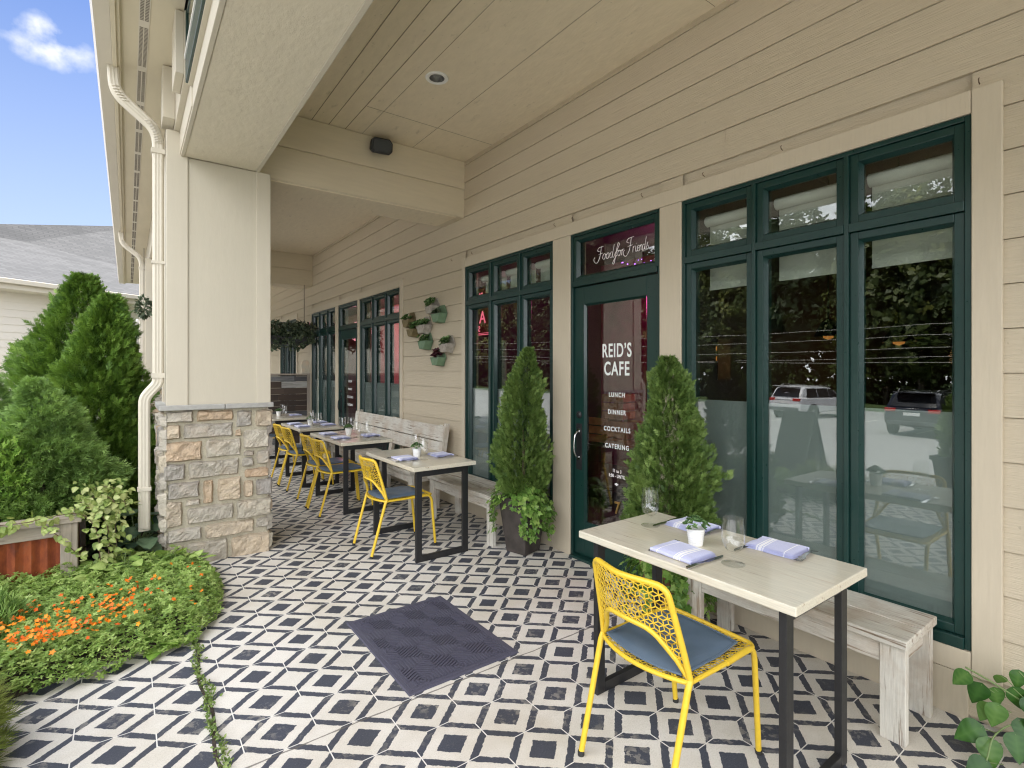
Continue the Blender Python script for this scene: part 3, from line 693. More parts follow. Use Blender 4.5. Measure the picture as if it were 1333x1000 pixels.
# outer wall above the beam with a clerestory window
m = MB(); m.box(.300,.334,-3.5,3.79,3.26,3.72); m.box(.282,.334,3.79,16.4,3.31,3.72); m.box(.318,.334,3.79,16.4,3.14,3.308)
m.build('upper_wall', M['corner'], B, bevel=.003)
f = MB(); f.box(.286,.3345,-3.4,3.775,3.265,3.43); f.box(.286,.2995,3.735,3.775,3.4315,3.70); f.box(.290,.2995,-3.4,3.73,3.67,3.70)
for y in (.2,1.4,2.6): f.box(.290,.2995,y,y+.04,3.4315,3.668)
cw = f.build('clerestory_window', M['green'], B, bevel=.003)
MB().box(.278,.2855,-3.4,3.77,3.405,3.425).build('white_glazing_strip', M['whitetrim'], cw); MB().box(.2935,.2990,-3.3,3.73,3.4315,3.668).build('pane', M['pane'], cw)
MB().box(.235,.2815,3.80,4.10,3.33,3.715).build('eave_bracket', M['corner'], B, bevel=.004); MB().box(.205,.2815,4.55,4.80,3.34,3.715).build('eave_bracket', M['corner'], B, bevel=.004)
# soffit, crown strip, fascia, gutter
m = MB(); m.box(-.06,.281,-3.5,16.6,3.722,3.76); so = m.build('soffit', M['soffit'], B)
m = MB()
y = -3.3
while y < 16:
    for q in range(int(.55/.017)):
        m.box(.062,.082,y+.017*q,y+.017*q+.010,3.7185,3.7215); m.box(.088,.108,y+.017*q,y+.017*q+.010,3.7185,3.7215)
    y += .62
m.build('soffit_vent', M['vent'], so)
MB().box(.056,.114,-3.4,16.4,3.7195,3.7218).build('vent_strip', M['gutter'], so)
m = MB(); m.box(-.088,-.0605,-3.5,16.6,3.69,3.76); m.box(-.062,-.040,-3.5,16.6,3.702,3.7215); m.build('fascia', M['soffit'], B, bevel=.003)
gp = [(-.172,3.700),(-.0895,3.700),(-.0895,3.83),(-.0935,3.83),(-.0935,3.704),(-.168,3.704),(-.178,3.76),(-.186,3.80),(-.186,3.83),(-.192,3.83),(-.192,3.798),(-.183,3.758)]
MB().prism(gp, 'y', -3.5, 16.6).build('gutter', M['gutter'], B)
MB().prism([(-.10,3.835),(7.5,6.6),(15.5,3.9),(15.5,3.80),(7.5,6.4),(-.10,3.79)], 'y', -3.6, 16.7).build('roof', M['shingle'], B)
# rooms behind the glass: shell
m = MB()
m.box(3.07,8.0,-3.5,16.5,-.1,0); 
m.build('interior_floor', M['floorwood'], B)
m = MB(); m.box(8.0,8.15,-3.5,16.5,0,3.73); m.box(3.07,8.0,-3.6,-3.5,0,3.73); m.box(3.07,8.0,16.5,16.6,0,3.73); m.box(3.07,8.0,6.0,6.12,0,3.2)
m.build('interior_wall', M['wallroom'], B)
MB().box(3.07,8.15,-3.6,16.6,3.2,3.30).build('interior_ceiling', M['wallroom'], B)
MB().box(6.2,6.32,2.6,5.98,0,3.19).build('plum_partition', M['darkwall'], B); MB().box(5.6,5.72,6.13,16.4,0,3.19).build('rose_reflection_wall', M['rose'], B); MB().box(3.08,7.99,2.125,2.195,0,3.19).build('glow_blocking_wall', M['wallroom'], B)  # added: rose wall imitates pink reflections, last wall keeps pink glow from large window
MB().box(8.2,15.4,-3.6,16.6,-.1,3.72).build('rear_wing', M['siding'], B)

# ---- column with its ledge-stone base (front face towards -Y)
def column(yf, name_extra=None):
    yb = yf + .66
    m = MB(); m.box(.246,.947,yf+.012,yb-.012,1.21,3.127)
    col = m.build('column', M['column'], B)
    m = MB()
    m.box(.236,.372,yf,yf+.0115,1.225,3.31); m.box(.852,.957,yf,yf+.0115,1.225,3.127)
    m.box(.234,.2455,yf+.0005,yf+.10,1.225,3.31); m.box(.234,.2455,yb-.10,yb,1.225,3.31); m.box(.9475,.959,yf+.0005,yf+.10,1.225,3.127); m.box(.9475,.959,yb-.1,yb,1.225,3.127)
    m.build('corner_board', M['corner'], col, bevel=.003)
    MB().box(.222,.945,yf+.027,yb-.03,-.1,1.19).build('mortar', M['mortar'], col)
    st = [(0.226,0.411,1.093,1.189),(0.429,0.689,1.095,1.185),(0.706,0.825,1.032,1.176),(0.846,0.977,1.027,1.173),(0.228,0.328,0.968,1.086),(0.342,0.685,0.963,1.085),(0.698,0.744,0.961,1.02),(0.754,0.955,0.854,1.014),
      (0.223,0.469,0.794,0.953),(0.491,0.745,0.805,0.950),(0.757,0.840,0.797,0.843),(0.744,0.839,0.708,0.788),(0.852,0.955,0.718,0.838),(0.21,0.359,0.654,0.785),(0.376,0.728,0.652,0.79),(0.765,0.953,0.613,0.698),
      (0.241,0.451,0.511,0.641),(0.472,0.547,0.448,0.639),(0.571,0.741,0.455,0.639),(0.754,0.835,0.46,0.603),(0.848,0.978,0.462,0.601),(0.356,0.459,0.451,0.502),(0.223,0.343,0.300,0.5),(0.364,0.69,0.305,0.438),
      (0.706,0.969,0.290,0.444),(0.850,0.955,0.196,0.282),(0.484,0.838,0.172,0.288),(0.235,0.468,0.178,0.290),(0.668,0.958,-0.02,0.160),(0.364,0.650,-0.02,0.162),(.222,.350,-.02,.165)]
    R_ = random.Random(int(yf*10)); vs, fs = [], []
    def stone(face, a0,a1,z0,z1):
        nu = max(4, int((a1-a0)/.016)); nv = max(4, int((z1-z0)/.016)); o = len(vs); ph = [R_.random()*6.28 for _ in range(6)]; dp = .024 + R_.random()*.016; tilt = R_.uniform(-.010,.010), R_.uniform(-.008,.008)
        for j in range(nv+1):
            for i in range(nu+1):
                u, v = i/nu, j/nv; e = min(u,1-u)*(a1-a0); g = min(v,1-v)*(z1-z0); d = min(e,g)
                h = dp*min(1,(d/.009))**.6 if d > 0 else -.012
                h += (.0036*math.sin(u*(a1-a0)*46+ph[0]+2*math.sin(v*5+ph[1])) + .0030*math.sin(v*(z1-z0)*70+ph[2]+u*6) + R_.uniform(-.0026,.0026) + tilt[0]*(u-.5)*2 + tilt[1]*(v-.5)*2)*(1 if d > 0 else 0)
                a = a0+(a1-a0)*u + (R_.uniform(-.002,.002)+.0035*math.sin(v*9+ph[3])*(2*u-1))*(1 if d <= 0.001 else .5); z = z0+(z1-z0)*v + (R_.uniform(-.002,.002)+.004*math.sin(u*8+ph[4])*(2*v-1))*(1 if d <= 0.001 else .5)
                vs.append({'f':(a,yf+.026-h,z),'r':(.942+h,a,z),'l':(.223-h,a,z)}[face])
        for j in range(nv):
            for i in range(nu):
                k = o+j*(nu+1)+i; fs.append((k,k+1,k+nu+2,k+nu+1) if face != 'l' else (k,k+nu+1,k+nu+2,k+1))
    for s in st: stone('f', *s)
    for face in 'rl':
        z = 0.0
        while z < 1.17:
            hh = min(R_.choice((.10,.13,.16,.19)), 1.185-z); y = yf + .004
            while y < yb-.05:
                w = R_.choice((.12,.18,.24,.3)); y2 = min(y+w, yb-.01); stone(face, y, y2, z+.006, z+hh-.008); y = y2+.014
            z += hh
    mb = MB(); mb.v, mb.f = vs, fs; mb.build('stone_base', M['stone'], col, smooth=False)
    m = MB(); m.box(.186,.62,yf-.026,yb+.02,1.192,1.232); m.box(.624,.978,yf-.026,yb+.02,1.192,1.230); m.build('stone_cap', M['cap'], col, bevel=.006)
    return col
column(4.69); column(10.30)
# downspouts
def downspout(y, xtop, x0, kick=True):
    m = MB()
    def rib(path, w=.060, d=.074):
        path = [Vector(p) for p in path]; rings = []
        for i, p in enumerate(path):
            t = (path[min(i+1,len(path)-1)] - path[max(i-1,0)]).normalized(); yv = Vector((0,1,0)); xv = yv.cross(t).normalized()
            ring = []
            for k in range(24):
                a = 2*PI*k/24; cx, cy = math.cos(a), math.sin(a); q = max(abs(cx),abs(cy)); rr = 1/q if q else 1; rr = min(rr, 1.25); fl_ = 1 - .06*(k % 2)
                ring.append(p + xv*cx*rr*d/2*fl_ + yv*cy*rr*w/2*fl_)
            rings.append(ring)
        m.loft(rings)
    elbow = round_path([(xtop,y,3.70),(xtop+.01,y,3.52),(x0-.03,y,3.33),(x0,y,3.24),(x0,y,3.10)], .085, 7)
    # crimped look: alternate slight radius changes come from extra short collars
    rib(elbow)
    for i in range(3, len(elbow)-2): m.tube([elbow[i]-Vector((0,0,.003)), elbow[i]+Vector((0,0,.003))], [.040,.040], 12)
    rib([(x0,y,3.10),(x0,y,2.0),(x0,y,1.46)], .058, .070); m.box(x0-.044,x0+.044,y-.038,y+.038,3.13,3.165); m.box(x0-.041,x0+.041,y-.036,y+.036,1.44,1.475)
    low = round_path([(x0,y,1.46),(x0,y,1.40),(x0-.085,y,1.29),(x0-.085,y,1.2),(x0-.085,y,.62),(x0-.085,y,.30)], .06, 7); rib(low, .060, .074)
    m.box(x0-.128,x0-.042,y-.037,y+.037,.60,.625); m.box(x0-.042,x0+.042,y-.036,y+.036,2.3,2.32)
    return m.build('downspout', M['gutter'], B)
downspout(4.77, -.085, .185); downspout(10.38, -.085, .185)

# fittings that hang from the walk's ceiling and beam
t = thing('recessed_light', (1.90,3.545,ZC), 0, 'round recessed ceiling light with a chrome reflector above the walk', 'ceiling light')
MB().lathe([(.0575,.004),(.0575,-.008),(.064,-.012),(.084,-.010),(.088,-.004),(.088,-.0005),(.0575,-.0005)], 40, cap0=False, cap1=False).build('trim_ring', M['whitetrim'], t, smooth=True)
MB().lathe([(.0574,-.006),(.057,.02),(.052,.06),(.044,.10),(.0,.101)], 40, cap0=False, cap1=False).build('reflector', M['chrome'], t, smooth=True)
MB().lathe([(.0,.045),(.016,.047),(.028,.056),(.033,.075),(.030,.10)], 24, cap0=False, cap1=False).build('bulb', M['whitetrim'], t, smooth=True)
t = thing('loudspeaker', (1.93,4.72,3.615), 0, 'small black loudspeaker bracketed to the front of the near cross beam', 'speaker')
def oct_(w,h,y): return [(x,y,z) for x,z in ((-w,-h*.55),(-w*.72,-h),(w*.72,-h),(w,-h*.55),(w,h*.55),(w*.72,h),(-w*.72,h),(-w,h*.55))]
b = MB(); b.loft([oct_(.098,.066,-.055), oct_(.103,.070,-.045), oct_(.088,.056,.065)]); b.build('cabinet', M['blackplastic'], t, bevel=.006, rot=(math.radians(14),0,math.radians(-8)))
b = MB(); b.loft([oct_(.086,.056,-.0595), oct_(.082,.052,-.066)]); b.build('grille', M['black'], t, rot=(math.radians(14),0,math.radians(-8)))
b = MB(); b.bar((-.02,.0,.062),(-.02,.085,.075),.03,.006); b.tube([(.03,.02,.06),(.05,.06,.085),(.03,.085,.09)], .004, 6); b.build('bracket', M['black'], t)

# ================================================================== furniture
# ---- chairs
AX = .0185
def rhombille(mapf, u0,u1,v0,v1, inside, w, th, mb, a=AX):
    """thin bars of a cube-pattern lattice, clipped to a region and laid on the surface mapf(u,v) -> (point, normal)"""
    h = a*math.sqrt(3); seen = set()
    ni = int((u1-u0)/h)+3; nj = int((v1-v0)/(1.5*a))+3
    def seg(p, q):
        key = tuple(sorted(((round(p[0],4),round(p[1],4)),(round(q[0],4),round(q[1],4)))))
        if key in seen: return
        seen.add(key); ip, iq = inside(*p), inside(*q)
        if not ip and not iq: return
        if ip != iq:
            A, Bq = (p,q) if ip else (q,p); lo, hi = 0, 1
            for _ in range(6):
                m_ = (lo+hi)/2
                if inside(A[0]+(Bq[0]-A[0])*m_, A[1]+(Bq[1]-A[1])*m_): lo = m_
                else: hi = m_
            p, q = A, (A[0]+(Bq[0]-A[0])*lo, A[1]+(Bq[1]-A[1])*lo)
        a_, n1 = mapf(*p); b_, n2 = mapf(*q)
        mb.bar(a_, b_, w, th, (n1+n2).normalized())
    for j in range(-1, nj):
        for i in range(-1, ni):
            cx = u0 + h*(i + .5*(j % 2)); cy = v0 + 1.5*a*j
            C = [(cx + a*math.sin(PI/3*k), cy + a*math.cos(PI/3*k)) for k in range(6)]
            for k in range(6): seg(C[k], C[(k+1) % 6])
            for k in (0,2,4): seg((cx,cy), C[k])
SEAT_Z = .435
def make_chair():
    t = thing('mesh_chair', (0,0,0), 0, 'x', 'chair', 'yellow mesh chairs along the tables')
    # back plane: from the seat junction (x -.16, z .445) to the top (x -.235, z .765)
    zb0, zb1 = .440, .768
    def bx(z): return -.158 - .085*((z-zb0)/(zb1-zb0))**1.1
    def by(z): return .205 - .034*((z-zb0)/(zb1-zb0))
    up = [(bx(z), -by(z), z) for z in (.440,.52,.60,.68,.735)]
    top = round_path([up[-2], (bx(.768),-by(.768),.768), (bx(.768)-.052,0,.772), (bx(.768),by(.768),.768), (up[-2][0],-up[-2][1],up[-2][2])], .05, 6)
    path = up[:3] + top + [(p[0],-p[1],p[2]) for p in up[:3]][::-1]
    f = MB(); f.tube(path, .0115, 10)
    # the mesh band bows backwards between the uprights; the inner arch lies on that same surface
    def mb_(u, v):
        x = bx(v) - .056*max(0, 1-(u/by(v))**2)*min(1, max(0,(v-zb0)/.12)); return Vector((x,u,v)), Vector((-1,0,-.25)).normalized()
    flat = round_path([(0,-.196,.448),(0,-.108,.598),(0,0,.606),(0,.108,.598),(0,.196,.448)], .055, 7)
    flat = [p for a_, b_ in zip(flat, flat[1:]) for p in (a_, (a_+b_)/2)] + [flat[-1]]
    inn = [mb_(p.y, p.z)[0] for p in flat]
    f.tube(inn, .0095, 10)
    fr = f.build('back_frame', M['yellow'], t, smooth=True)
    xs = [p.y for p in inn if p.y >= -1e-6]; zz = [p.z for p in inn if p.y >= -1e-6]
    def ins(u, v):
        if v > .770 or v < .447 or abs(u) > by(v): return False
        if v > .735 and abs(u) > by(v) - (.035*((v-.735)/.033)**2): return False
        zi = np.interp(abs(u), xs, zz)
        return v > zi if abs(u) < .196 else True
    m = MB(); rhombille(mb_, -.21,.21,.44,.77, ins, .0034, .0022, m); m.build('backrest', M['yellow'], t)
    # seat pan
    def rear(y): return -.165 - .055*(1-(y/.205)**2)
    def dish(x, y): return SEAT_Z - .010*math.cos(min(1,abs(y)/.2)*PI/2)*math.cos(max(-1,min(1,x/.24))*PI/2)
    def mps(u, v): return Vector((u, v, dish(u,v))), Vector((0,0,1))
    def ins2(u, v):
        if abs(v) > .205 or u < rear(v) or u > .255: return False
        if u > .215 and abs(v) > .165: return (u-.215)**2 + (abs(v)-.165)**2 < .04**2
        return True
    m = MB(); rhombille(mps, -.24,.27,-.22,.22, ins2, .0034, .0022, m); 
    ring = [(rear(y), y, SEAT_Z) for y in np.linspace(-.205,.205,15)] + round_path([(.10,.207,SEAT_Z),(.255,.205,SEAT_Z),(.255,-.205,SEAT_Z),(.10,-.207,SEAT_Z)], .05, 6)
    m.tube(ring, .0085, 8, closed=True)
    m.build('seat', M['yellow'], t, smooth=False)
    for s in (-1,1):
        b = MB(); b.tube(round_path([(-.158,.205*s,.444),(-.172,.206*s,.42),(-.285,.200*s,.012)], .02, 4), [.0115]*7, 10); lg = b.build('leg', M['yellow'], t, smooth=True)
        MB().lathe([(.0,0),(.013,0),(.013,.014),(.011,.018)], 12, (-.287,.200*s,0)).build('foot_cap', M['foot'], lg, smooth=True)
        b = MB(); p = round_path([(.05,.207*s,SEAT_Z),(.243,.200*s,SEAT_Z+.002),(.285,.195*s,.012)], .055, 6); b.tube(p, .0112, 10); lg = b.build('leg', M['yellow'], t, smooth=True)
        MB().lathe([(.0,0),(.013,0),(.013,.014),(.011,.018)], 12, (.2865,.195*s,0)).build('foot_cap', M['foot'], lg, smooth=True)
    # vinyl pad
    n = 18; vs, fs = [], []
    for sgn in (1,-1):
        for j in range(n+1):
            for i in range(n+1):
                a, b = -1+2*i/n, -1+2*j/n
                # rounded square map
                q = max(abs(a),abs(b)); l = math.hypot(a,b) or 1; kk = (q/l)**.16 if q else 1
                wx = .19; wy = .184 - .012*(a+1)/2
                z = .0135*(1-a**8)*(1-b**8)
                vs.append((.010 + a*wx*kk - (0 if a > 0 else .018*(-a)*(1-b*b)), b*wy*kk, SEAT_Z + .017 + sgn*z - .004*math.cos(a*1.2)*math.cos(b*1.2) + .0012*math.sin(7*a+3*b)))
        o = 0 if sgn > 0 else (n+1)**2
        for j in range(n):
            for i in range(n):
                k = o + j*(n+1)+i; q = (k,k+1,k+n+2,k+n+1); fs.append(q if sgn > 0 else q[::-1])
    mb = MB(); mb.v, mb.f = vs, fs; cu = mb.build('cushion', M['vinyl'], t, smooth=True)
    rim = [vs[i] for i in range(n+1)] + [vs[j*(n+1)+n] for j in range(1,n+1)] + [vs[n*(n+1)+i] for i in range(n-1,-1,-1)] + [vs[j*(n+1)] for j in range(n-1,0,-1)]
    MB().tube(rim, .0042, 6, closed=True).build('piping', M['vinyl'], cu, smooth=True)
    return t
CH0 = make_chair()
relabel(CH0, None, 'nearest yellow mesh chair with slate blue cushion at the table by the largest window', loc=(1.705,1.272,0), rz=-.02)
for (x,y,r,l) in ((1.845,4.20,0,'yellow mesh chair with slate cushion alone at the second nearest table'),
                  (1.845,5.615,.02,'nearer of the two yellow chairs at the third table from the camera'),
                  (1.850,6.085,-.02,'farther of the two yellow chairs at the third table, half behind its twin'),
                  (1.86,7.02,.02,'nearer of the two yellow chairs at the fourth table, by the stone column'),
                  (1.86,7.48,0,'farther of the two yellow chairs at the fourth table, beside the stone column'),
                  (1.86,9.0,0,'farthest yellow chair at the last table, glimpsed past the stone column')):
    relabel(copy_tree(CH0), 'mesh_chair', l, loc=(x,y,0), rz=r)

# ---- tables
def make_table(L):
    t = thing('dining_table', (0,0,0), 0, 'x', 'table', 'cream topped tables along the facade')
    W_ = .56; H = .75
    MB().box(-W_/2,W_/2,-L/2,L/2,H-.032,H).build('tabletop', M['tabletop'], t, bevel=.004)
    for q in (-W_/2+.030, W_/2-.062): MB().box(q,q+.032,-L/2+.11,L/2-.11,H-.046,H-.0325).build('edge_batten', M['batten'], t, bevel=.002)
    for s in (-1,1):
        y = s*(L/2-.065); b = MB(); w, d = .050, .026
        b.box(-.235,-.235+w,y-d/2,y+d/2,0.0,H-.047); b.box(.235-w,.235,y-d/2,y+d/2,0.0,H-.047); b.box(-.235+w,.235-w,y-d/2,y+d/2,.0,.048); b.box(-.235+w,.235-w,y-d/2,y+d/2,H-.085,H-.047)
        b.build('leg_frame', M['black'], t, bevel=.0022)
        MB().box(-.24,.24,y-.035,y+.035,H-.0465,H-.0325).build('mounting_plate', M['black'], t)
    return t
TB = {}
TB[1] = relabel(make_table(.985), None, 'nearest cream topped table on black legs, by the largest window', loc=(1.975,1.285,0))
TB[2] = relabel(copy_tree(TB[1]), 'dining_table', 'second nearest cream table on black legs, left of the potted conifer', loc=(2.035,4.135,0))
TB[3] = relabel(make_table(1.12), None, 'third cream table from the camera, in front of the high-backed bench', loc=(2.035,5.885,0))
TB[4] = relabel(copy_tree(TB[1]), 'dining_table', 'fourth cream table from the camera, just beyond the third', loc=(2.02,7.36,0))
TB[5] = relabel(copy_tree(TB[1]), 'dining_table', 'farthest cream table, in front of the reclaimed plank screen', loc=(2.06,9.05,0))

# ---- benches
def make_bench(L, H=.43, D=.37, back=False):
    t = thing('plank_bench', (0,0,0), 0, 'x', 'bench', 'whitewashed benches along the facade')
    for x0, x1 in ((-D/2,-.004),(.0,D/2)):
        MB().box(x0,x1,-L/2,L/2,H-.036,H).build('seat_plank', M['bench_y'], t, bevel=.004)
    ys_ = [-L/2+.055, L/2-.055] + ([0] if L > 1.6 else [])
    for y in ys_:
        for x in (-D/2+.022, D/2-.052):
            MB().box(x-.0,x+.036,y-.045,y+.045,0,H-.0365).build('leg', M['bench_z'], t, bevel=.003)
        MB().box(-D/2+.0585,D/2-.0525,y-.02,y+.02,H-.125,H-.0365).build('crosspiece', M['bench_x'], t, bevel=.002)
    for x in (-D/2+.030, D/2-.050):
        for a, b in zip(sorted(ys_), sorted(ys_)[1:]): MB().box(x,x+.022,a+.0455,b-.0455,H-.125,H-.0365).build('apron', M['bench_y'], t, bevel=.002)
    if back:
        tilt = Matrix.Rotation(math.radians(9), 3, 'Y')
        for z, h in ((.615,.150),(.780,.165)):
            MB().obox((D/2-.015+(z-.45)*.158,0,z+.02),(.036,L+.01,h),tilt).build('back_plank', M['bench_y'], t, bevel=.004)
        for y in (-L/2+.10,L/2-.1,0):
            MB().obox((D/2+.035,y,.64),(.04,.09,.50),tilt).build('back_post', M['bench_z'], t, bevel=.003)
        for y in (-L/2+.06, L/2-.06):
            MB().obox((D/2+.022,y-.075,.655),(.06,.03,.52),tilt).build('back_brace', M['bench_z'], t, bevel=.003)
    return t
relabel(make_bench(1.03), None, 'short white plank bench under the largest window, nearest the camera', loc=(2.645,1.245,0))
relabel(make_bench(1.16), None, 'short white plank bench left of the black planter, without a back', loc=(2.645,4.22,0))
relabel(make_bench(2.72, back=True), None, 'long whitewashed bench with a high plank back under the wall planters', loc=(2.56,6.38,0))
relabel(make_bench(1.5, back=False), None, 'farthest plain bench, behind the last table', loc=(2.62,8.95,0))

# ---- what stands on the tables
def make_glass():
    t = MB(); o = [(.0,0.0),(.043,0.0),(.0445,.0018),(.040,.0032),(.014,.0065),(.0058,.012),(.0048,.030),(.0060,.040),(.016,.048),(.031,.062),(.0405,.085),(.0425,.105),(.0405,.135),(.0375,.166),(.0372,.1785)]
    i = [(.0360,.1785),(.0362,.166),(.0392,.135),(.0412,.105),(.0392,.085),(.030,.064),(.015,.0515),(.0,.0485)]
    t.lathe(o+i, 36, cap0=False, cap1=False)
    return t.build('wine_glass', M['glass'], None, smooth=True)
G0 = make_glass(); first = [True]
def glass(loc, label, s=1.0):
    o = G0 if first[0] else G0.copy()
    if not first[0]: COL.objects.link(o)
    first[0] = False; o.location = loc; o.scale = (s,s,s); return tag(o, label, 'glass', 'stemmed glasses on the tables')
def make_napkin():
    """a folded stack of linen: three leaves, fold on the -x side"""
    n = 16; rng_ = random.Random(3); m = MB()
    for lay in range(4):
        w, d = .082-.0022*lay, .098-.0016*lay; z0 = .0045*lay+.0005; o = len(m.v); ox = -.0012*lay + rng_.uniform(-.001,.001); oy = rng_.uniform(-.002,.002); th = .0038
        for s in (0,1):
            for j in range(n+1):
                for i in range(n+1):
                    a, b = -1+2*i/n, -1+2*j/n; sag = .0016*math.sin(3*a+lay)*math.cos(2.2*b) + .003*(1-a*a)*(1-b*b)*(lay/3) - (.004*max(0,-a-.75)*4*(lay/4) if lay else 0)
                    e = (1-a**10)*(1-b**10)
                    m.v.append((ox+a*w+.0016*math.sin(b*5+lay*2)*(a>0), oy+b*d+.0016*math.sin(a*4+lay), z0+sag*.8 + (th*.5 + (th*.5 if s else -th*.5)*e)))
        for s in (0,1):
            for j in range(n):
                for i in range(n):
                    k = o+s*(n+1)**2+j*(n+1)+i; q = (k,k+1,k+n+2,k+n+1); m.f.append(q if s else q[::-1])
    # the wrapped fold along -x
    m.tube([(-.079,-.095+.19*k/10+0,.0084+.0008*math.sin(k)) for k in range(11)], .0072, 10)
    return m.build('napkin', M['napkin'], None, smooth=True)
NP = make_napkin(); nfirst = [True]
def napkin_at(x, y, rz, label, s=1.0, z=.7505):
    o = NP if nfirst[0] else NP.copy()
    if not nfirst[0]: COL.objects.link(o)
    nfirst[0] = False; o.location = (x,y,z); o.rotation_euler = (0,0,rz); o.scale = (s,s,s*1.1); return tag(o, label, 'napkin', 'folded lavender napkins')
def make_fork():
    m = MB(); n = 14; rings = []
    for k in range(n+1):
        t_ = k/n; x = -.098+.140*t_; w = .0105-.0045*math.sin(min(1,t_*1.25)*PI/2) + (.0085*max(0,(t_-.84)/.16)**1.2); z = .0022+.010*math.sin(t_*PI)*.7+.004*t_
        rings.append([(x,-w,z-.001),(x,w,z-.001),(x,w,z+.0012),(x,-w,z+.0012)])
    m.loft(rings)
    for q in (-.0100,-.0034,.0034,.0100):
        m.loft([[(x,q-.0017,z-.001),(x,q+.0017,z-.001),(x,q+.0014,z+.0008),(x,q-.0014,z+.0008)] for x, z in ((.040,.0065),(.062,.0038),(.082,.0045),(.096,.0085))])
    return m.build('fork', M['steel'], None, smooth=True)
def make_knife():
    m = MB(); rings = []
    for x,w0,w1,th,z in ((-.118,-.004,.004,.002,.003),(-.112,-.0095,.0095,.006,.0045),(-.06,-.0085,.0085,.0065,.0048),(-.012,-.0062,.0062,.0055,.0045),(-.006,-.0085,.008,.0022,.004),(.06,-.0095,.0085,.0016,.004),(.095,-.0075,.0085,.0014,.004),(.115,.002,.008,.001,.004)):
        rings.append([(x,w0,z-th/2),(x,w1,z-th/2),(x,w1,z+th/2),(x,w0,z+th/2)])
    m.loft(rings); return m.build('knife', M['steel'], None, smooth=True)
FK, KN = make_fork(), make_knife(); cf = {'fork':[FK,True],'knife':[KN,True]}
def cut(kind, x, y, rz, label, z=.7505, s=1.0):
    src, isf = cf[kind]; o = src if isf else src.copy()
    if not isf: COL.objects.link(o)
    cf[kind][1] = False; o.location = (x,y,z); o.rotation_euler = (0,0,rz); o.scale = (s,s,s); return tag(o, label, kind, kind+'s laid on the tables')
def make_potplant(seed=1):
    t = thing('potted_succulent', (0,0,0), 0, 'x', 'pot plant', 'small white potted plants on the tables')
    pr = [(.0,0.0),(.027,0.0),(.029,.003)]
    for k in range(7): z = .006+.0095*k; r = .0295+.0012*k; pr += [(r,z),(r+.0010,z+.004),(r+.0002,z+.0085)]
    pr += [(.0395,.073),(.0375,.0745),(.0355,.066),(.0,.066)]
    MB().lathe(pr, 32, cap0=False, cap1=False).build('pot', M['whitepot'], t, smooth=True)
    P, D, Nn, S = [], [], [], []
    r_ = np.random.default_rng(seed)
    for q in range(46):
        th, rr = r_.random()*6.28, .052*r_.random()**.6; c = np.array([rr*math.cos(th), rr*math.sin(th), .072+.040*(1-rr/.06)+.014*r_.random()]); ax = np.array([math.cos(th)*rr*16, math.sin(th)*rr*16, 1]); ax /= np.linalg.norm(ax)
        for k in range(11):
            a = k*2.4; e = np.cross(ax,[1,.2,.1]); e /= np.linalg.norm(e); g_ = np.cross(ax,e); d = (e*math.cos(a)+g_*math.sin(a))*(.35+.065*k)+ax*(1.0-.07*k)
            P.append(c); D.append(d); Nn.append(ax); S.append(.010+.010*k/11)
    leaves('plant', M['succ'], P, D, Nn, S, OVATE, t)
    return t
PP = make_potplant()
def ff(t): return t
# nearest table
napkin_at(1.823,1.300,math.radians(-2),'folded lavender napkin in front of the nearest chair, left of a knife', 1.02)
napkin_at(2.165,1.492,math.radians(178),'lavender napkin behind the white pot on the nearest table')
napkin_at(2.182,1.100,math.radians(183),'striped lavender napkin nearest the large window, right of both glasses', 1.0)
cut('fork',1.832,1.400,math.radians(2)+0,'steel fork left of the napkin by the nearest chair'); cut('knife',1.812,1.186,math.radians(-2),'steel knife between front napkin and tall glass on the nearest table')
cut('knife',2.135,1.612,math.radians(180),'steel knife beside the far left glass of the nearest table'); cut('fork',2.165,1.386,math.radians(178),'steel fork behind the white pot on the nearest table')
cut('knife',2.128,1.190,math.radians(178),'steel knife left of the napkin nearest the large window'); cut('fork',2.19,.985,math.radians(184),'steel fork at the right end of the nearest table')
glass((2.028,1.63,.7502),'stemmed glass at the left end of the nearest table'); glass((1.882,1.116,.7502),'stemmed glass in the middle of the nearest table, right of the white pot')
relabel(PP, None, 'small white potted plant on the nearest table', loc=(1.958,1.333,.7502))
# second table
napkin_at(1.882,4.07,0,'lavender napkin left of the white pot on the second nearest table'); napkin_at(2.205,4.06,PI,'lavender napkin right of the white pot on the second nearest table')
cut('knife',1.86,3.955,0,'knife by the chair side napkin of the second table'); cut('fork',1.87,4.19,0,'fork by the chair side napkin of the second table'); cut('fork',2.22,3.945,PI,'fork by the window side napkin of the second table'); cut('knife',2.20,4.19,PI,'knife by the window side napkin of the second table')
glass((1.985,3.95,.7502),'stemmed glass in front of the white pot on the second table'); glass((2.09,4.30,.7502),'stemmed glass behind the white pot on the second table')
relabel(copy_tree(PP), 'potted_succulent', 'white potted plant on the second nearest table', loc=(2.010,4.115,.7502), rz=1)
# third table
napkin_at(1.885,5.72,0,'lavender napkin at the near front corner of the third table'); napkin_at(1.885,6.16,0,'lavender napkin at the far front edge of the third table'); napkin_at(2.22,5.74,PI,'lavender napkin on the bench side of the third table'); 
cut('knife',1.88,5.60,0,'knife at the near front corner of the third table'); cut('fork',2.22,5.61,PI,'fork on the bench side of the third table')
glass((2.05,5.70,.7502),'nearest stemmed glass on the third table'); glass((2.13,5.60,.7502),'stemmed glass near the window edge of the third table'); glass((2.08,6.27,.7502),'stemmed glass left of the pot on the third table'); glass((2.17,6.22,.7502),'stemmed glass behind the pot on the third table')
relabel(copy_tree(PP), 'potted_succulent', 'white potted plant on the third table', loc=(2.06,5.99,.7502), rz=2)
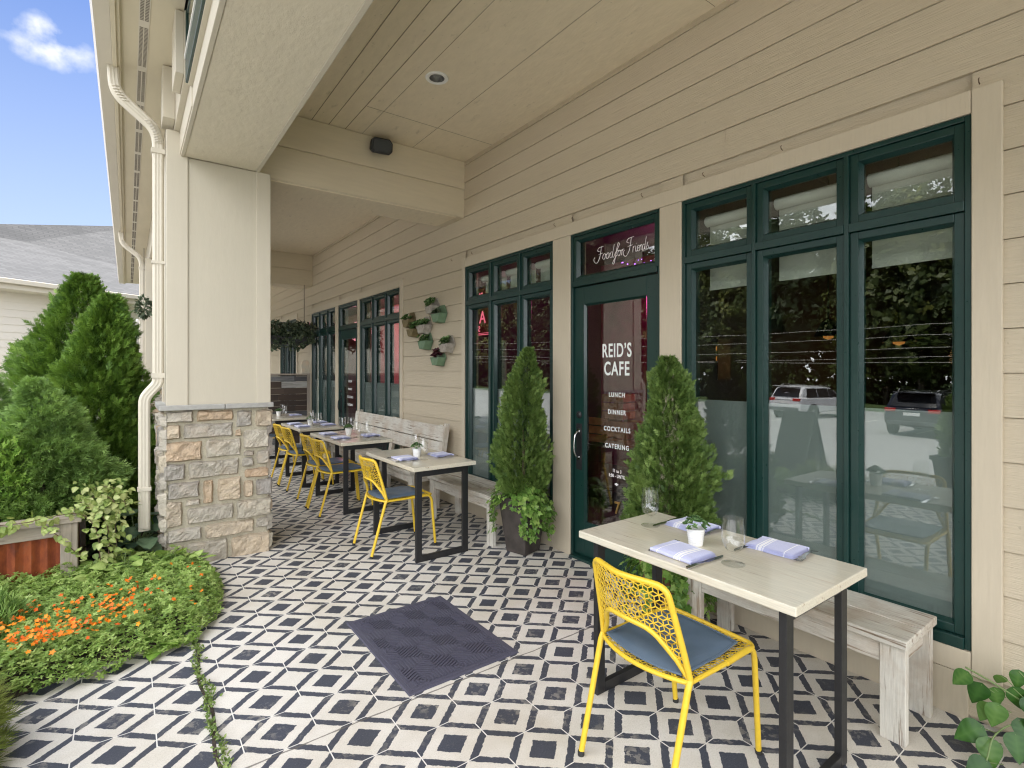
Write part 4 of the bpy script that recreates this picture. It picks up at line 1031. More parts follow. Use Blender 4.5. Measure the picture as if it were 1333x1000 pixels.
# fourth and fifth
napkin_at(1.862,7.18,0,'lavender napkin at the near front of the fourth table'); napkin_at(1.862,7.58,0,'lavender napkin at the far front of the fourth table'); napkin_at(2.19,7.20,PI,'lavender napkin at the near back of the fourth table'); napkin_at(2.20,7.62,PI,'lavender napkin at the far back of the fourth table')
glass((1.98,7.23,.7502),'nearest stemmed glass on the fourth table'); glass((2.04,7.10,.7502),'stemmed glass nearest the bench on the fourth table'); glass((2.06,7.55,.7502),'farthest stemmed glass on the fourth table')
relabel(copy_tree(PP), 'potted_succulent', 'white potted plant on the fourth table', loc=(2.00,7.34,.7502), rz=3)
napkin_at(2.22,9.05,PI,'lavender napkin on the farthest table'); glass((2.06,9.20,.7502),'taller looking glass on the farthest table'); glass((2.0,8.80,.7502),'nearer glass on the farthest table')
relabel(copy_tree(PP), 'potted_succulent', 'white potted plant on the farthest table', loc=(1.98,9.10,.7502), rz=4)

# ---- entrance mat with nested hexagon ribs
MX0,MX1,MY0,MY1 = 1.040,1.672,2.206,3.068
t = thing('floor_mat', ((MX0+MX1)/2,(MY0+MY1)/2,0), 0, 'dark navy rubber mat with raised nested hexagons lying on the patterned tiles', 'mat')
hx, hy = (MX1-MX0)/2, (MY1-MY0)/2
b = MB(); b.loft([[(-hx,-hy,.001),(hx,-hy,.001),(hx,hy,.001),(-hx,hy,.001)],[(-hx+.006,-hy+.006,.006),(hx-.006,-hy+.006,.006),(hx-.006,hy-.006,.006),(-hx+.006,hy-.006,.006)]])
b.build('backing', M['mat'], t)
b = MB(); ix, iy = hx-.045, hy-.045
for (x0,x1,y0,y1) in ((-hx+.026,-ix-.008,-hy+.026,hy-.026),(ix+.008,hx-.026,-hy+.026,hy-.026),(-ix-.004,ix+.004,-hy+.026,-iy-.008),(-ix-.004,ix+.004,iy+.008,hy-.026)): b.box(x0,x1,y0,y1,.0055,.0085)
def clipseg(p, q):
    t0, t1 = 0., 1.; d = (q[0]-p[0], q[1]-p[1])
    for pp, qq in ((-d[0],p[0]+ix),(d[0],ix-p[0]),(-d[1],p[1]+iy),(d[1],iy-p[1])):
        if abs(pp) < 1e-12:
            if qq < 0: return None
        else:
            r = qq/pp
            if pp < 0: t0 = max(t0, r)
            else: t1 = min(t1, r)
    return None if t0 >= t1 else ((p[0]+d[0]*t0,p[1]+d[1]*t0),(p[0]+d[0]*t1,p[1]+d[1]*t1))
RX, RY = .105, .105*2/math.sqrt(3)
for j in range(-5,6):
    for i in range(-5,6):
        cx = 2*RX*(i+.5*(j % 2)); cy = 1.5*RY*j
        for k in range(1,7):
            s = (k-.45)/6
            Cn = [(cx+RY*s*math.sin(PI/3*q), cy+RY*s*math.cos(PI/3*q)) for q in range(6)]
            for q in range(6):
                c_ = clipseg(Cn[q], Cn[(q+1) % 6])
                if c_: b.bar((*c_[0],.0080),(*c_[1],.0080),.0085,.0062)
b.build('hexagon_rib', M['mat'], t)

# ---- reclaimed plank screen with its rounded end post; hanging trough above it
t = thing('plank_screen', (1.98,10.45,0), 0, 'low screen of mixed grey, brown and white reclaimed planks closing the far end', 'screen')
m = MB(); z = .10; r_ = random.Random(5)
while z < 1.39:
    h = r_.choice((.10,.12,.14)); h = min(h, 1.40-z); x = -1.02
    cuts = sorted([r_.uniform(-.7,.0), r_.uniform(.1,.6)])
    for a, b_ in zip([-1.02]+cuts, cuts+[.80]): m.box(a+.001,b_-.001,-.02-r_.uniform(0,.006),.01,z+.002,z+h-.002)
    z += h
m.build('planks', M['planks'], t, bevel=.002)
MB().box(-1.02,.80,-.035,.03,1.4015,1.43).build('top_rail', M['grey_x'], t, bevel=.003)
MB().prism([(.802,.0),(.862,.0),(.862,1.43),(.802,1.43)], 'y', -.03,.03).build('post', M['grey_z'], t, bevel=.003)
pts = [(.70,1.432),(.845,1.432),(.845,1.62)] + [(.7725+.0725*math.cos(a), 1.62+.0725*math.sin(a)) for a in np.linspace(.2,PI-.2,9)] + [(.70,1.62)]
MB().prism(pts, 'y', -.012,.010).build('rounded_board', M['batten'], t, bevel=.003)
t = thing('hanging_planter', (2.36,10.36,1.98), 0, 'dark leafy trailing plants in a brown trough hung above the plank screen', 'hanging planter')
MB().loft([[(-.62,-.10,0),(.42,-.10,0),(.42,.10,0),(-.62,.10,0)],[(-.64,-.12,.15),(.44,-.12,.15),(.44,.12,.15),(-.64,.12,.15)]]).build('trough', M['planks'], t, bevel=.004)
for q in (-.5,.35): MB().tube([(q,0,.14),(q,0,1.14)],.005,6).build('hanger', M['black'], t)
N = 1500; u = rng.random(N)
P = np.stack([rng.uniform(-.66,.50,N), rng.normal(0,.12,N), .16+.26*rng.random(N)**1.0], 1); k = rng.random(N) < .38
P[k,2] = .22 - rng.random(k.sum())*.34*(.4+.6*np.abs(np.sin(P[k,0]*7))); P[k,1] = np.sign(rng.normal(size=k.sum()))*(.12+.05*rng.random(k.sum()))
D = unit(N) + np.array([0,0,-.35]); leaves('foliage', M['dusk'], P, D, unit(N)+np.array([0,-.3,.7]), rng.uniform(.06,.11,N), OVATE, t)

# ---- hexagonal wall planters with succulents
def wall_planter(y, z, matn, plantmat, label, pl=1.0, s=.105, up=.05, seed=0):
    t = thing('wall_planter', (XW-.012, y, z), 0, label, 'wall planter', 'hexagonal planters on the siding')
    H6 = [(s*math.cos(PI/3*q), s*math.sin(PI/3*q)) for q in range(6)]        # flat-topped hexagon in (y,z)
    back = [(0,a,b) for a,b in H6]
    m = MB(); th = .012
    m.loft([[(-.002,a,b) for a,b in H6],[(-th,a,b) for a,b in H6]])          # back plate
    # pocket: lower half comes forward as a faceted bucket
    lowc = [(-s,.02*s),(-s*.5,-.866*s),(s*.5,-.866*s),(s,.02*s)]
    fr_ = [(a*.92, b*.9+.002) for a,b in lowc]
    m.loft([[(-th-.0005,a,b) for a,b in lowc],[(-.10,a,b) for a,b in fr_]])
    m.build('pot', matn, t, bevel=.003)
    r_ = np.random.default_rng(seed); P, D, Nn, S = [], [], [], []
    for c in range(int(13*pl)):
        ce = np.array([-.055+r_.uniform(-.04,.03), r_.uniform(-.07,.08), -.005+r_.random()*up*1.3]); ax = np.array([-.5,r_.uniform(-.4,.5),.8]); ax /= np.linalg.norm(ax); e = np.cross(ax,[.3,1,.2]); e /= np.linalg.norm(e); g_ = np.cross(ax,e)
        for k in range(12): a = k*2.4; P.append(ce); D.append((e*math.cos(a)+g_*math.sin(a))*(.4+.06*k)+ax*(1-.06*k)); Nn.append(ax); S.append(.028+.030*k/12)
    leaves('succulent', plantmat, P, D, Nn, S, OVATE, t); return t
GP = plain('green_glaze', (.13,.21,.12), .6, 0, .2, 12); BP = plain('mossy_wood', (.16,.125,.055), .8, 0, .3, 20); WP = plain('grey_wood', (.33,.30,.25), .8, 0, .25, 20)
wall_planter(5.43,2.235,WP,M['succ'],'top grey hexagon planter with bright succulent, right of centre',1.2,.110,.08,1)
wall_planter(5.27,2.135,GP,M['dusk'],'plain green hexagon planter overlapping the topmost one',.6,.118,.04,2)
wall_planter(6.06,2.125,BP,M['succ'],'leftmost mossy hexagon planter near the window trim',.8,.115,.05,3)
wall_planter(5.93,2.00,BP,M['succ'],'mossy hexagon planter in the middle of the left cluster',1.0,.11,.06,4)
wall_planter(5.645,2.03,WP,M['succ'],'grey weathered hexagon planter in the middle cluster',1.2,.125,.05,5)
wall_planter(5.61,1.84,GP,M['succ'],'green hexagon planter lowest in the middle cluster',1.1,.118,.05,6)
wall_planter(5.09,1.785,WP,M['succ'],'pale grey hexagon planter in the lower right pair',1.2,.115,.06,7)
wall_planter(5.29,1.64,GP,M['succp'],'green hexagon planter with plum rosettes, lowest on the wall',1.0,.112,.07,8)

# ---- security camera and floodlight on the far outer wall
t = thing('security_camera', (.20,14.6,2.62), 0, 'small white security camera on the far outer corner', 'camera')
MB().tube([(.08,0,.02),(.0,0,.02)],.02,10).build('bracket', M['whitetrim'], t); MB().tube([(.0,-.10,-.02),(-.02,.08,.01)],.035,12).build('housing', M['whitetrim'], t, smooth=True)

# ================================================================== plants
def trunk(parent, h, r, z0=0): return MB().tube([(0,0,z0),(.01,.005,z0+h*.5),(0,0,z0+h)],[r,r*.75,r*.3],8).build('trunk', M['bark'], parent, smooth=True)
ARB = [(0,.80),(.08,.97),(.25,1),(.5,.88),(.72,.64),(.86,.42),(.95,.24),(1,.05)]
def arborvitae(x,y,H,R,N,seed,label):
    t = thing('arborvitae', (x,y,.02), 0, label, 'evergreen', 'arborvitae in the planting bed'); trunk(t, H*.55, .03)
    conifer_leaves('foliage', M['arb'], N, H, R, ARB, .095, FAN, t, seed, 0, 10, (.5,1.25), .62, lumpa=.30)
arborvitae(-.33,6.30,2.34,.50,14000,21,'taller arborvitae with a pointed crown, left of its neighbour beside the pale wing')
arborvitae(-.19,5.97,2.12,.43,13000,22,'slimmer arborvitae beside the downspout, slightly shorter than its neighbour')
arborvitae(-.66,6.2,1.50,.34,4200,23,'short arborvitae at the left behind the spruces')
SPR = [(0,.75),(.15,1),(.35,.95),(.6,.72),(.8,.45),(.94,.2),(1,.03)]
def spruce(x,y,z,H,R,N,seed,label):
    t = thing('dwarf_spruce', (x,y,z), 0, label, 'evergreen', 'dwarf spruces in the timber planter'); trunk(t, H*.5, .02)
    # drooping tiers built from tufted shoots
    conifer_leaves('foliage', M['alb'], N, H, R, SPR, .062, NEEDLE, t, seed, 0, 13, (-.1,.7), .5, lumpa=.42, flat=True)
spruce(-.50,5.02,.42,1.00,.30,6500,31,'blue green dwarf spruce rising in the middle of the timber planter')
spruce(-.30,5.12,.42,.66,.25,4000,32,'lower dwarf spruce leaning toward the arborvitae at the planter corner')
spruce(-.80,5.35,.42,1.02,.30,4000,33,'dwarf spruce at the left edge behind the timber planter')
t = thing('boxwood', (-.70,4.82,.42), 0, 'bright small-leaved boxwood at the left edge in the timber planter', 'shrub')
N = 2600; a = unit(N); r = rng.random(N)**.4
P = np.stack([a[:,0]*.20*r, a[:,1]*.18*r, .33+a[:,2]*.40*r], 1); P *= (1+.2*lump(P,14,3))[:,None]
leaves('foliage', M['box'], P, a+np.array([0,0,.7])+rng.normal(size=(N,3))*.4, unit(N), rng.uniform(.018,.030,N), PAIR, t); trunk(t, .3, .02)

# timber planter with rusty corrugated panels
t = thing('planter_box', (-.95,5.0,0), 0, 'weathered timber planter with rusty corrugated iron panels', 'planter')
x0,x1,y0,y1 = -.68,.68,-.45,.43
for x in (x0, x1-.09):
    for y in (y0, y1-.09): MB().box(x,x+.09,y,y+.09,0,.478).build('corner_post', M['grey_z'], t, bevel=.004)
for y in (y0+.012, y1-.045):
    MB().box(x0+.0905,x1-.0905,y,y+.035,.395,.478).build('upper_rail', M['grey_x'], t, bevel=.004)
for x in (x0+.012, x1-.045):
    MB().box(x,x+.035,y0+.0905,y1-.0905,.395,.478).build('upper_rail', M['grey_y'], t, bevel=.004)
for y in (y0-.022, y1-.10): MB().box(x0-.02,x1+.022,y,y+.125,.480,.520).build('cap_board', M['grey_x'], t, bevel=.005)
for x in (x0-.02, x1-.10): MB().box(x,x+.12,y0+.104,y1-.101,.480,.520).build('cap_board', M['grey_y'], t, bevel=.005)
def corr(p, q, z0, z1, nrm, name):
    n = 90; m = MB(); L_ = math.dist(p,q); rows = []
    for k in range(n+1):
        s = k/n; o = .013*math.sin(s*L_/.078*2*PI); rows.append((p[0]+(q[0]-p[0])*s+nrm[0]*o, p[1]+(q[1]-p[1])*s+nrm[1]*o))
    for th in (0,):
        vs = [(a,b,z) for z in (z0,z1) for a,b in rows] + [(a-nrm[0]*.003,b-nrm[1]*.003,z) for z in (z0,z1) for a,b in rows]; N1 = n+1
        fs = []
        for k in range(n): fs += [(k,k+1,N1+k+1,N1+k),(2*N1+k,3*N1+k,3*N1+k+1,2*N1+k+1),(N1+k,N1+k+1,3*N1+k+1,3*N1+k)]
        m.add(vs, fs)
    return m.build(name, M['rust'], t, smooth=True)
corr((x0+.09,y0+.045),(x1-.09,y0+.045),.0,.40,(0,-1),'corrugated_panel'); corr((x1-.045,y0+.09),(x1-.045,y1-.09),.0,.40,(1,0),'corrugated_panel'); corr((x0+.045,y0+.09),(x0+.045,y1-.09),.0,.40,(-1,0),'corrugated_panel'); corr((x0+.09,y1-.045),(x1-.09,y1-.045),.0,.40,(0,1),'corrugated_panel')
MB().box(x0+.06,x1-.06,y0+.06,y1-.06,.30,.46).build('potting_soil', M['soil'], t)

# pale vine spilling over the planter corner
t = thing('trailing_vine', (-.27,4.55,.5), 0, 'pale yellow green vine spilling over the corner of the timber planter', 'vine')
P, D, Nn, S = [], [], [], []; st = MB(); r_ = np.random.default_rng(4)
def run(path, every, s0, s1, jit=.02):
    q = smooth_path(path, 10); st.tube(q, .0026, 5)
    for k in range(0, len(q)):
        for _ in range(every):
            p = np.array(q[k]) + r_.normal(size=3)*jit; d = r_.normal(size=3)*.6 + np.array([.25,-.5,-.35]); P.append(p); D.append(d); Nn.append(np.array([.2,-.6,.75])+r_.normal(size=3)*.35); S.append(r_.uniform(s0,s1))
run([(-.42,-.03,.03),(-.25,-.10,.04),(-.12,-.06,.05),(.02,-.02,.03),(.10,-.06,-.08),(.12,-.08,-.25),(.13,-.09,-.44)], 1, .035,.055)
run([(-.05,.05,.05),(.06,.02,.06),(.14,-.02,-.02),(.17,-.05,-.15),(.16,-.07,-.32),(.165,-.08,-.47)], 2, .03,.05,.025)
run([(-.0,.12,.08),(.12,.10,.12),(.20,.05,.06),(.20,.0,-.08),(.21,-.03,-.22)], 3, .035,.055,.035)
run([(.0,.25,.12),(.10,.22,.16),(.22,.18,.13),(.26,.1,.02)], 3, .03,.05,.04)
run([(-.36,-.11,.03),(-.46,-.12,.05),(-.58,-.10,.04)], 1, .05,.075,.02)
run([(-.16,-.12,.0),(-.09,-.14,-.06),(-.02,-.14,-.16),(.05,-.14,-.24)], 1, .035,.05,.015)
st.build('stem', M['twig'], t, smooth=True); leaves('foliage', M['ivyv'], P, D, Nn, S, RICH, t)

# dark broad-leaved plant at the foot of the column
def broad(loc, n, R, H, s0, s1, mat, label, seed, name='broad_leaf_plant', cat='plant'):
    t = thing(name, loc, 0, label, cat); r_ = np.random.default_rng(seed); P, D, Nn, S = [], [], [], []; st = MB()
    for k in range(n):
        th = r_.random()*6.28; rr = R*r_.random()**.6; p = np.array([rr*math.cos(th), rr*math.sin(th), H*(.35+.65*r_.random())*(1-.45*rr/R)])
        P.append(p); D.append(np.array([math.cos(th)*.9, math.sin(th)*.9, -.18+.4*r_.random()])+r_.normal(size=3)*.25); Nn.append(np.array([math.cos(th)*.35,math.sin(th)*.35,1])+r_.normal(size=3)*.25); S.append(r_.uniform(s0,s1))
        st.tube([(0,0,0),tuple(p*np.array([.55,.55,.75])),tuple(p)], .003, 5)
    st.build('stem', M['stem'], t); leaves('foliage', mat, P, D, Nn, S, RICH, t); return t
broad((.05,4.92,.03), 70, .24, .42, .10,.17, M['hosta'], 'dark glossy broad-leaved plant at the foot of the stone column', 5)
broad((-.02,4.45,.03), 130, .26, .24, .06,.10, M['cover'], 'soft light green leafy plant below the trailing vine', 6)
broad((.27,4.42,.03), 110, .20, .18, .05,.08, M['cover'], 'low grey green plant beside the corner of the stone column', 9)

# groundcover with orange flowers
def bed_h(x, y):
    e = np.minimum.reduce([ (y-3.30-.10*(x+.1))/.22, (.50-x-.10*(4.2-y)*0 + (y-4.15)*.25*(y<4.15))/.22, np.ones_like(x)])
    return np.clip(e,0,1)
N = 30000; X = rng.uniform(-1.3,.53,N); Y = rng.uniform(3.20,4.75,N)
poly = [(-1.3,3.2),(-.52,3.13),(-.12,3.20),(.32,3.34),(.46,3.64),(.53,4.12),(.50,4.45),(.40,4.66),(-.2,4.75),(-1.3,4.5)]
def inpoly(x, y, pl):
    c = np.zeros(len(x), bool)
    for (x0,y0),(x1,y1) in zip(pl, pl[1:]+pl[:1]):
        k = ((y0 > y) != (y1 > y)) & (x < (x1-x0)*(y-y0)/(y1-y0+1e-12)+x0); c ^= k
    return c
wob = .055*lump(np.stack([X,Y,X*0],1), 16, 3)
k = inpoly(X+wob, Y+wob, poly); X, Y = X[k], Y[k]
def dist_edge(x, y, pl):
    d = np.full(len(x), 9.)
    for (x0,y0),(x1,y1) in zip(pl[:8], pl[1:9]):
        tt = np.clip(((x-x0)*(x1-x0)+(y-y0)*(y1-y0))/((x1-x0)**2+(y1-y0)**2),0,1); d = np.minimum(d, np.hypot(x-x0-tt*(x1-x0), y-y0-tt*(y1-y0)))
    return d
de = dist_edge(X, Y, poly); Q = np.stack([X,Y,X*0],1); lm = lump(Q, 13, 8); lm2 = lump(Q, 34, 9)
hh = np.clip(de/.16,0,1)**.55*(.155+.055*lm) + .040*lm2*np.clip(de/.1,0,1)
Zt = .012 + np.maximum(hh,.012)*(1-.55*rng.random(len(X))**2.2)
Nn = np.stack([lm*.4*0+rng.normal(size=len(X))*.35, -.25+rng.normal(size=len(X))*.35, np.ones(len(X))], 1)
D = np.stack([np.cos(X*91+Y*37), np.sin(X*91+Y*37), .12+0*X], 1)+rng.normal(size=(len(X),3))*.4
gc = leaves('groundcover', M['cover'], np.stack([X,Y,Zt],1), D, Nn, rng.uniform(.012,.024,len(X)), PAIR, rnd=np.clip(.5+.28*lm+.2*rng.normal(size=len(X)),0,1)); tag(gc, 'dense green groundcover spilling over the edge of the tiles', 'ground cover', kind='stuff')
# flower heads: clusters, thicker to the left
FP, FD, FN, FS, FR = [], [], [], [], []
r_ = np.random.default_rng(12)
cl = [(-.36,3.62),(-.30,3.55),(-.25,3.68),(-.40,3.50),(-.20,3.50),(-.28,3.44),(-.12,3.58),(-.14,3.66),(-.05,3.60),(-.02,3.68),(-.18,3.42),(-.09,3.46),(.02,3.55),(.30,3.52),(.33,3.68),(.18,3.66),(.12,3.92),(.02,4.0),(.05,3.82),(.33,4.05),(.40,3.9),(-.44,3.70),(-.50,3.6),(-.48,3.78),(-.55,3.7),(.22,3.50),(-.33,3.40),(-.42,3.38),(.10,3.72),(.20,4.15),(-.1,3.76),(-.2,3.8),(-.30,3.36),(-.24,3.40),(-.36,3.42),(-.19,3.36),(-.27,3.48),(-.33,3.46),(-.14,3.40),(-.08,3.40),(-.38,3.34),(-.22,3.44),(-.03,3.48),(-.45,3.44)]
for cx, cy in cl:
    for _ in range(r_.integers(3,9) if cx < .06 else r_.integers(1,4)):
        x, y = cx+r_.normal()*.028, cy+r_.normal()*.028; d = dist_edge(np.array([x]),np.array([y]),poly)[0]; z = .04+.155*min(1,d/.16)**.55+r_.random()*.02
        FP.append((x,y,z)); a = r_.random()*6.28; FD.append((math.cos(a),math.sin(a),.1)); FN.append(r_.normal(size=3)*.35+np.array([.05,-.8,.8])); FS.append(r_.uniform(.009,.016)); FR.append(r_.random())
for _ in range(70):
    x, y = r_.uniform(-.55,.12), r_.uniform(3.36,4.0); d = dist_edge(np.array([x]),np.array([y]),poly)[0]; a = r_.random()*6.28
    FP.append((x,y,.045+.16*min(1,d/.16)**.55)); FD.append((math.cos(a),math.sin(a),.1)); FN.append(r_.normal(size=3)*.35+np.array([.05,-.8,.8])); FS.append(r_.uniform(.008,.015)); FR.append(r_.random())
fo = leaves('orange_flowers', M['flower'], FP, FD, FN, FS, PETAL, rnd=np.array(FR)); tag(fo, 'orange flower heads scattered over the green groundcover', 'flowers', kind='stuff')
# single plantain-like weed in the edge of the bed
broad((.13,3.36,.02), 9, .05, .05, .07,.11, M['box'], 'bright long-leaved weed at the edge of the groundcover', 15, 'weed')
broad((-.26,3.50,.08), 5, .03, .10, .05,.07, M['box'], 'two tone round-leaved sprout among the orange flowers', 17, 'weed')

# soft juniper at the lower left
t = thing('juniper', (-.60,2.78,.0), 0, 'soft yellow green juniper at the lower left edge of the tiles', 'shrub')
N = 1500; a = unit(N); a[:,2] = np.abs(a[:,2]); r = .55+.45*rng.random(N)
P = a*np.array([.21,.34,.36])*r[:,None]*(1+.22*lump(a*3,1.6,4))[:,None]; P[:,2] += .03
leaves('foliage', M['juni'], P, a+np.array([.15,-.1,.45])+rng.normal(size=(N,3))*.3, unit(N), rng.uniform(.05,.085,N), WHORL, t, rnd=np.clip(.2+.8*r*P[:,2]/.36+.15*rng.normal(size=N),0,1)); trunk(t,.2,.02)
t = thing('lavender_shrub', (-.62,3.82,.03), 0, 'feathery grey green tuft behind the orange flowers at the left edge', 'shrub')
N = 900; a = unit(N); a[:,2] = np.abs(a[:,2]); P = a*np.array([.20,.16,.27])*(.5+.5*rng.random(N))[:,None]
leaves('foliage', M['alb'], P, a+np.array([0,0,.8]), unit(N), rng.uniform(.05,.08,N), NEEDLE, t)
# weeds along the joint in the tiles
N = 620; s = rng.random(N); X = .288+.012*np.sin(s*17)+rng.normal(size=N)*.010*(.5+np.abs(np.sin(s*9))); Y = 3.36-s*1.25
wd = leaves('joint_weeds', M['weed'], np.stack([X,Y,.003+.022*rng.random(N)*np.abs(np.sin(s*11+.6))],1), unit(N)+np.array([0,0,.5]), unit(N)+np.array([0,0,1]), rng.uniform(.009,.024,N), OVATE); tag(wd, 'thin line of small weeds growing in the joint between the tiles', 'weeds', kind='stuff')
jt = MB(); pr = [(.288+.012*math.sin(k/40*17)*1.0, 3.36-k/40*1.6) for k in range(41)]
for (xa,ya),(xb,yb) in zip(pr,pr[1:]): jt.add([(xa-.007,ya,.0012),(xa+.007,ya,.0012),(xb+.007,yb,.0012),(xb-.007,yb,.0012)],[(0,3,2,1)])
tag(jt.build('tile_joint', M['soil']), kind='structure')

# potted conifers at the door
PC = [(0,.75),(.12,1),(.28,1),(.42,.84),(.62,.66),(.80,.50),(.92,.34),(1,.08)]; PC2 = [(0,.78),(.2,1),(.42,.95),(.6,.76),(.8,.52),(.92,.36),(1,.10)]
t = thing('potted_conifer', (2.640,3.43,0), .0, 'slim conifer in a dark square zinc planter with ivy, left of the lettered door', 'potted conifer', 'conifers flanking the door')
def sq(h, z): return [(-h,-h,z),(h,-h,z),(h,h,z),(-h,h,z)]
MB().loft([sq(.098,.004),sq(.145,.440),sq(.150,.448),sq(.150,.455),sq(.132,.455),sq(.128,.42)]).build('pot', M['pot'], t, bevel=.004, rot=(0,0,math.radians(14)))
conifer_leaves('conifer_foliage', M['pcon'], 8500, 1.16, .222, PC, .056, FAN, t, 41, .50, 15, (.5,1.3), .6, lumpa=.34); trunk(t,.6,.018,.4)
def ivy(parent, N, R, z, drop, seed, s=(.03,.052), mat='ivy', bias=0):
    r_ = np.random.default_rng(seed); P, D, Nn, S = [], [], [], []; st = MB()
    for k in range(N):
        th = r_.random()*6.28; q = r_.random(); rr = R*(.35+.65*q)*(1+.2*math.sin(3*th+seed)); zz = z + .10*(1-q)+.07*r_.random() - (drop*(q**3)*r_.random()*(.4+.6*abs(math.sin(2*th+seed))))
        P.append((rr*math.cos(th),rr*math.sin(th),zz)); D.append((math.cos(th)*.6+r_.normal()*.4, math.sin(th)*.6+r_.normal()*.4, -.5)); Nn.append((math.cos(th)*.6,math.sin(th)*.6,.75+r_.random()*.3)); S.append(r_.uniform(*s))
    for k in range(9):
        th = r_.random()*6.28 if k > 3 else -2.2+.35*k; L_ = drop*r_.uniform(.6,1.25); a = np.array([math.cos(th),math.sin(th),0])
        q = smooth_path([(0,0,z-.03), a*R*.6+np.array([0,0,z]), a*R*.98+np.array([0,0,z-.03]), a*R*1.05+np.array([0,0,z-.45*L_]), a*R*1.02+np.array([0,0,z-L_])],6); st.tube(q,.002,5)
        for p in q[4:]:
            for _ in range(3): P.append(np.array(p)+r_.normal(size=3)*.016); D.append(a*.5+np.array([0,0,-.7])+r_.normal(size=3)*.4); Nn.append(a+np.array([0,0,.4])+r_.normal(size=3)*.25); S.append(r_.uniform(s[0],s[1]*.95))
    st.build('ivy_stem', M['stem'], parent); leaves('ivy', M[mat], P, D, Nn, S, IVY, parent)
ivy(t, 620, .235, .46, .24, 7)
t = thing('potted_conifer', (2.60,1.955,0), 0, 'fuller conifer in a terracotta pot, right of the lettered door behind the nearest table', 'potted conifer', 'conifers flanking the door')
MB().lathe([(.0,0),(.115,0),(.155,.30),(.160,.31),(.168,.31),(.170,.36),(.150,.36),(.145,.32),(0,.32)], 32, cap0=False, cap1=False).build('pot', M['terracotta'], t, smooth=True)
conifer_leaves('conifer_foliage', M['pcon'], 11000, 1.15, .232, PC2, .054, FAN, t, 42, .41, 15, (.5,1.3), .6, lumpa=.34); trunk(t,.6,.018,.3)
ivy(t, 560, .235, .36, .26, 9)

# leafy vine at the bottom right
t = thing('leafy_vine', (2.785,.505,.0), 0, 'broad glossy green vine leaves against the siding at the bottom right corner', 'vine')
P, D, Nn, S = [], [], [], []; st = MB()
pts = [(-.13,.085,.31,.085,(-.3,.5,-.75)),(-.10,.05,.27,.10,(-.2,.25,-.95)),(-.06,.02,.255,.085,(.1,-.2,-.95)),(-.09,.03,.20,.085,(-.35,.2,-.75)),(-.15,.04,.13,.12,(-.5,.55,-.5)),(-.16,.02,.10,.115,(-.3,-.25,-.85)),(-.22,.01,.045,.11,(-.55,.35,-.45)),(-.23,-.02,.03,.11,(-.3,-.35,-.5)),(-.03,-.03,.27,.095,(.1,-.3,-.9)),(-.02,-.07,.25,.11,(-.1,-.4,-.85)),(-.06,-.05,.17,.10,(-.2,-.5,-.7)),(-.08,-.09,.11,.115,(-.3,-.3,-.8)),(0,-.1,.30,.09,(0,-.3,-.9)),(.02,-.12,.22,.10,(0,-.3,-.9)),(-.02,-.14,.12,.12,(0,-.5,-.7)),(-.05,.0,.31,.06,(.2,.2,-.6)),(-.11,.0,.22,.10,(-.3,.1,-.9)),(-.12,-.05,.14,.11,(-.35,-.2,-.7)),(-.05,-.09,.20,.10,(-.2,-.3,-.8)),(-.10,-.10,.06,.11,(-.4,-.4,-.4)),(.0,-.04,.33,.08,(-.2,0,-.8))]
for x,y,z,s,d in pts: P.append((x,y,z)); D.append(d); Nn.append((-.85,-.45,.45)); S.append(s*.70); 
st.tube(smooth_path([(-.13,.09,.33),(-.07,.02,.28),(-.0,-.08,.20),(.02,-.2,.08),(.02,-.3,.0)],6),.0035,6); st.tube(smooth_path([(-.22,.01,.05),(-.14,.0,.12),(-.05,-.06,.15),(.02,-.2,.08)],6),.003,6)
for x,y,z,s,d in pts: st.tube([(x,y,z),(x*.6+.0,y-.03,z-.03)],.0018,5)
st.build('stem', M['stem'], t, smooth=True); leaves('foliage', M['bigleaf'], P, D, Nn, np.array(S)*1.25, RICH, t)
lf = leaves('fallen_leaf', M['dry'], [(.105,2.28,.006),(.115,2.265,.012)], [(1,.4,.1),(.3,-1,.2)], [(0,0,1),(.3,.2,1)], [.06,.045], OVATE); tag(lf, 'curled reddish dry leaf on the tiles by the weedy joint', 'leaf')
lf = leaves('fallen_leaf', M['box'], [(2.06,1.12,.006),(2.10,1.13,.008)], [(1,.2,.1),(-.6,.7,.1)], [(0,0,1),(.2,.2,1)], [.05,.035], BLADE); tag(lf, 'curled yellow green leaf on the tiles behind the nearest table leg', 'leaf')

# hanging basket by the far column
t = thing('hanging_basket', (.20,9.7,2.45), 0, 'small dark trailing basket hung beyond the downspout', 'hanging basket')
N = 260; a = unit(N); leaves('foliage', M['dusk'], a*np.array([.10,.10,.17])*rng.random((N,1))**.4, a+np.array([0,0,-.5]), unit(N), rng.uniform(.04,.07,N), OVATE, t); MB().tube([(0,0,.1),(0,0,.9)],.004,6).build('hanger', M['black'], t)

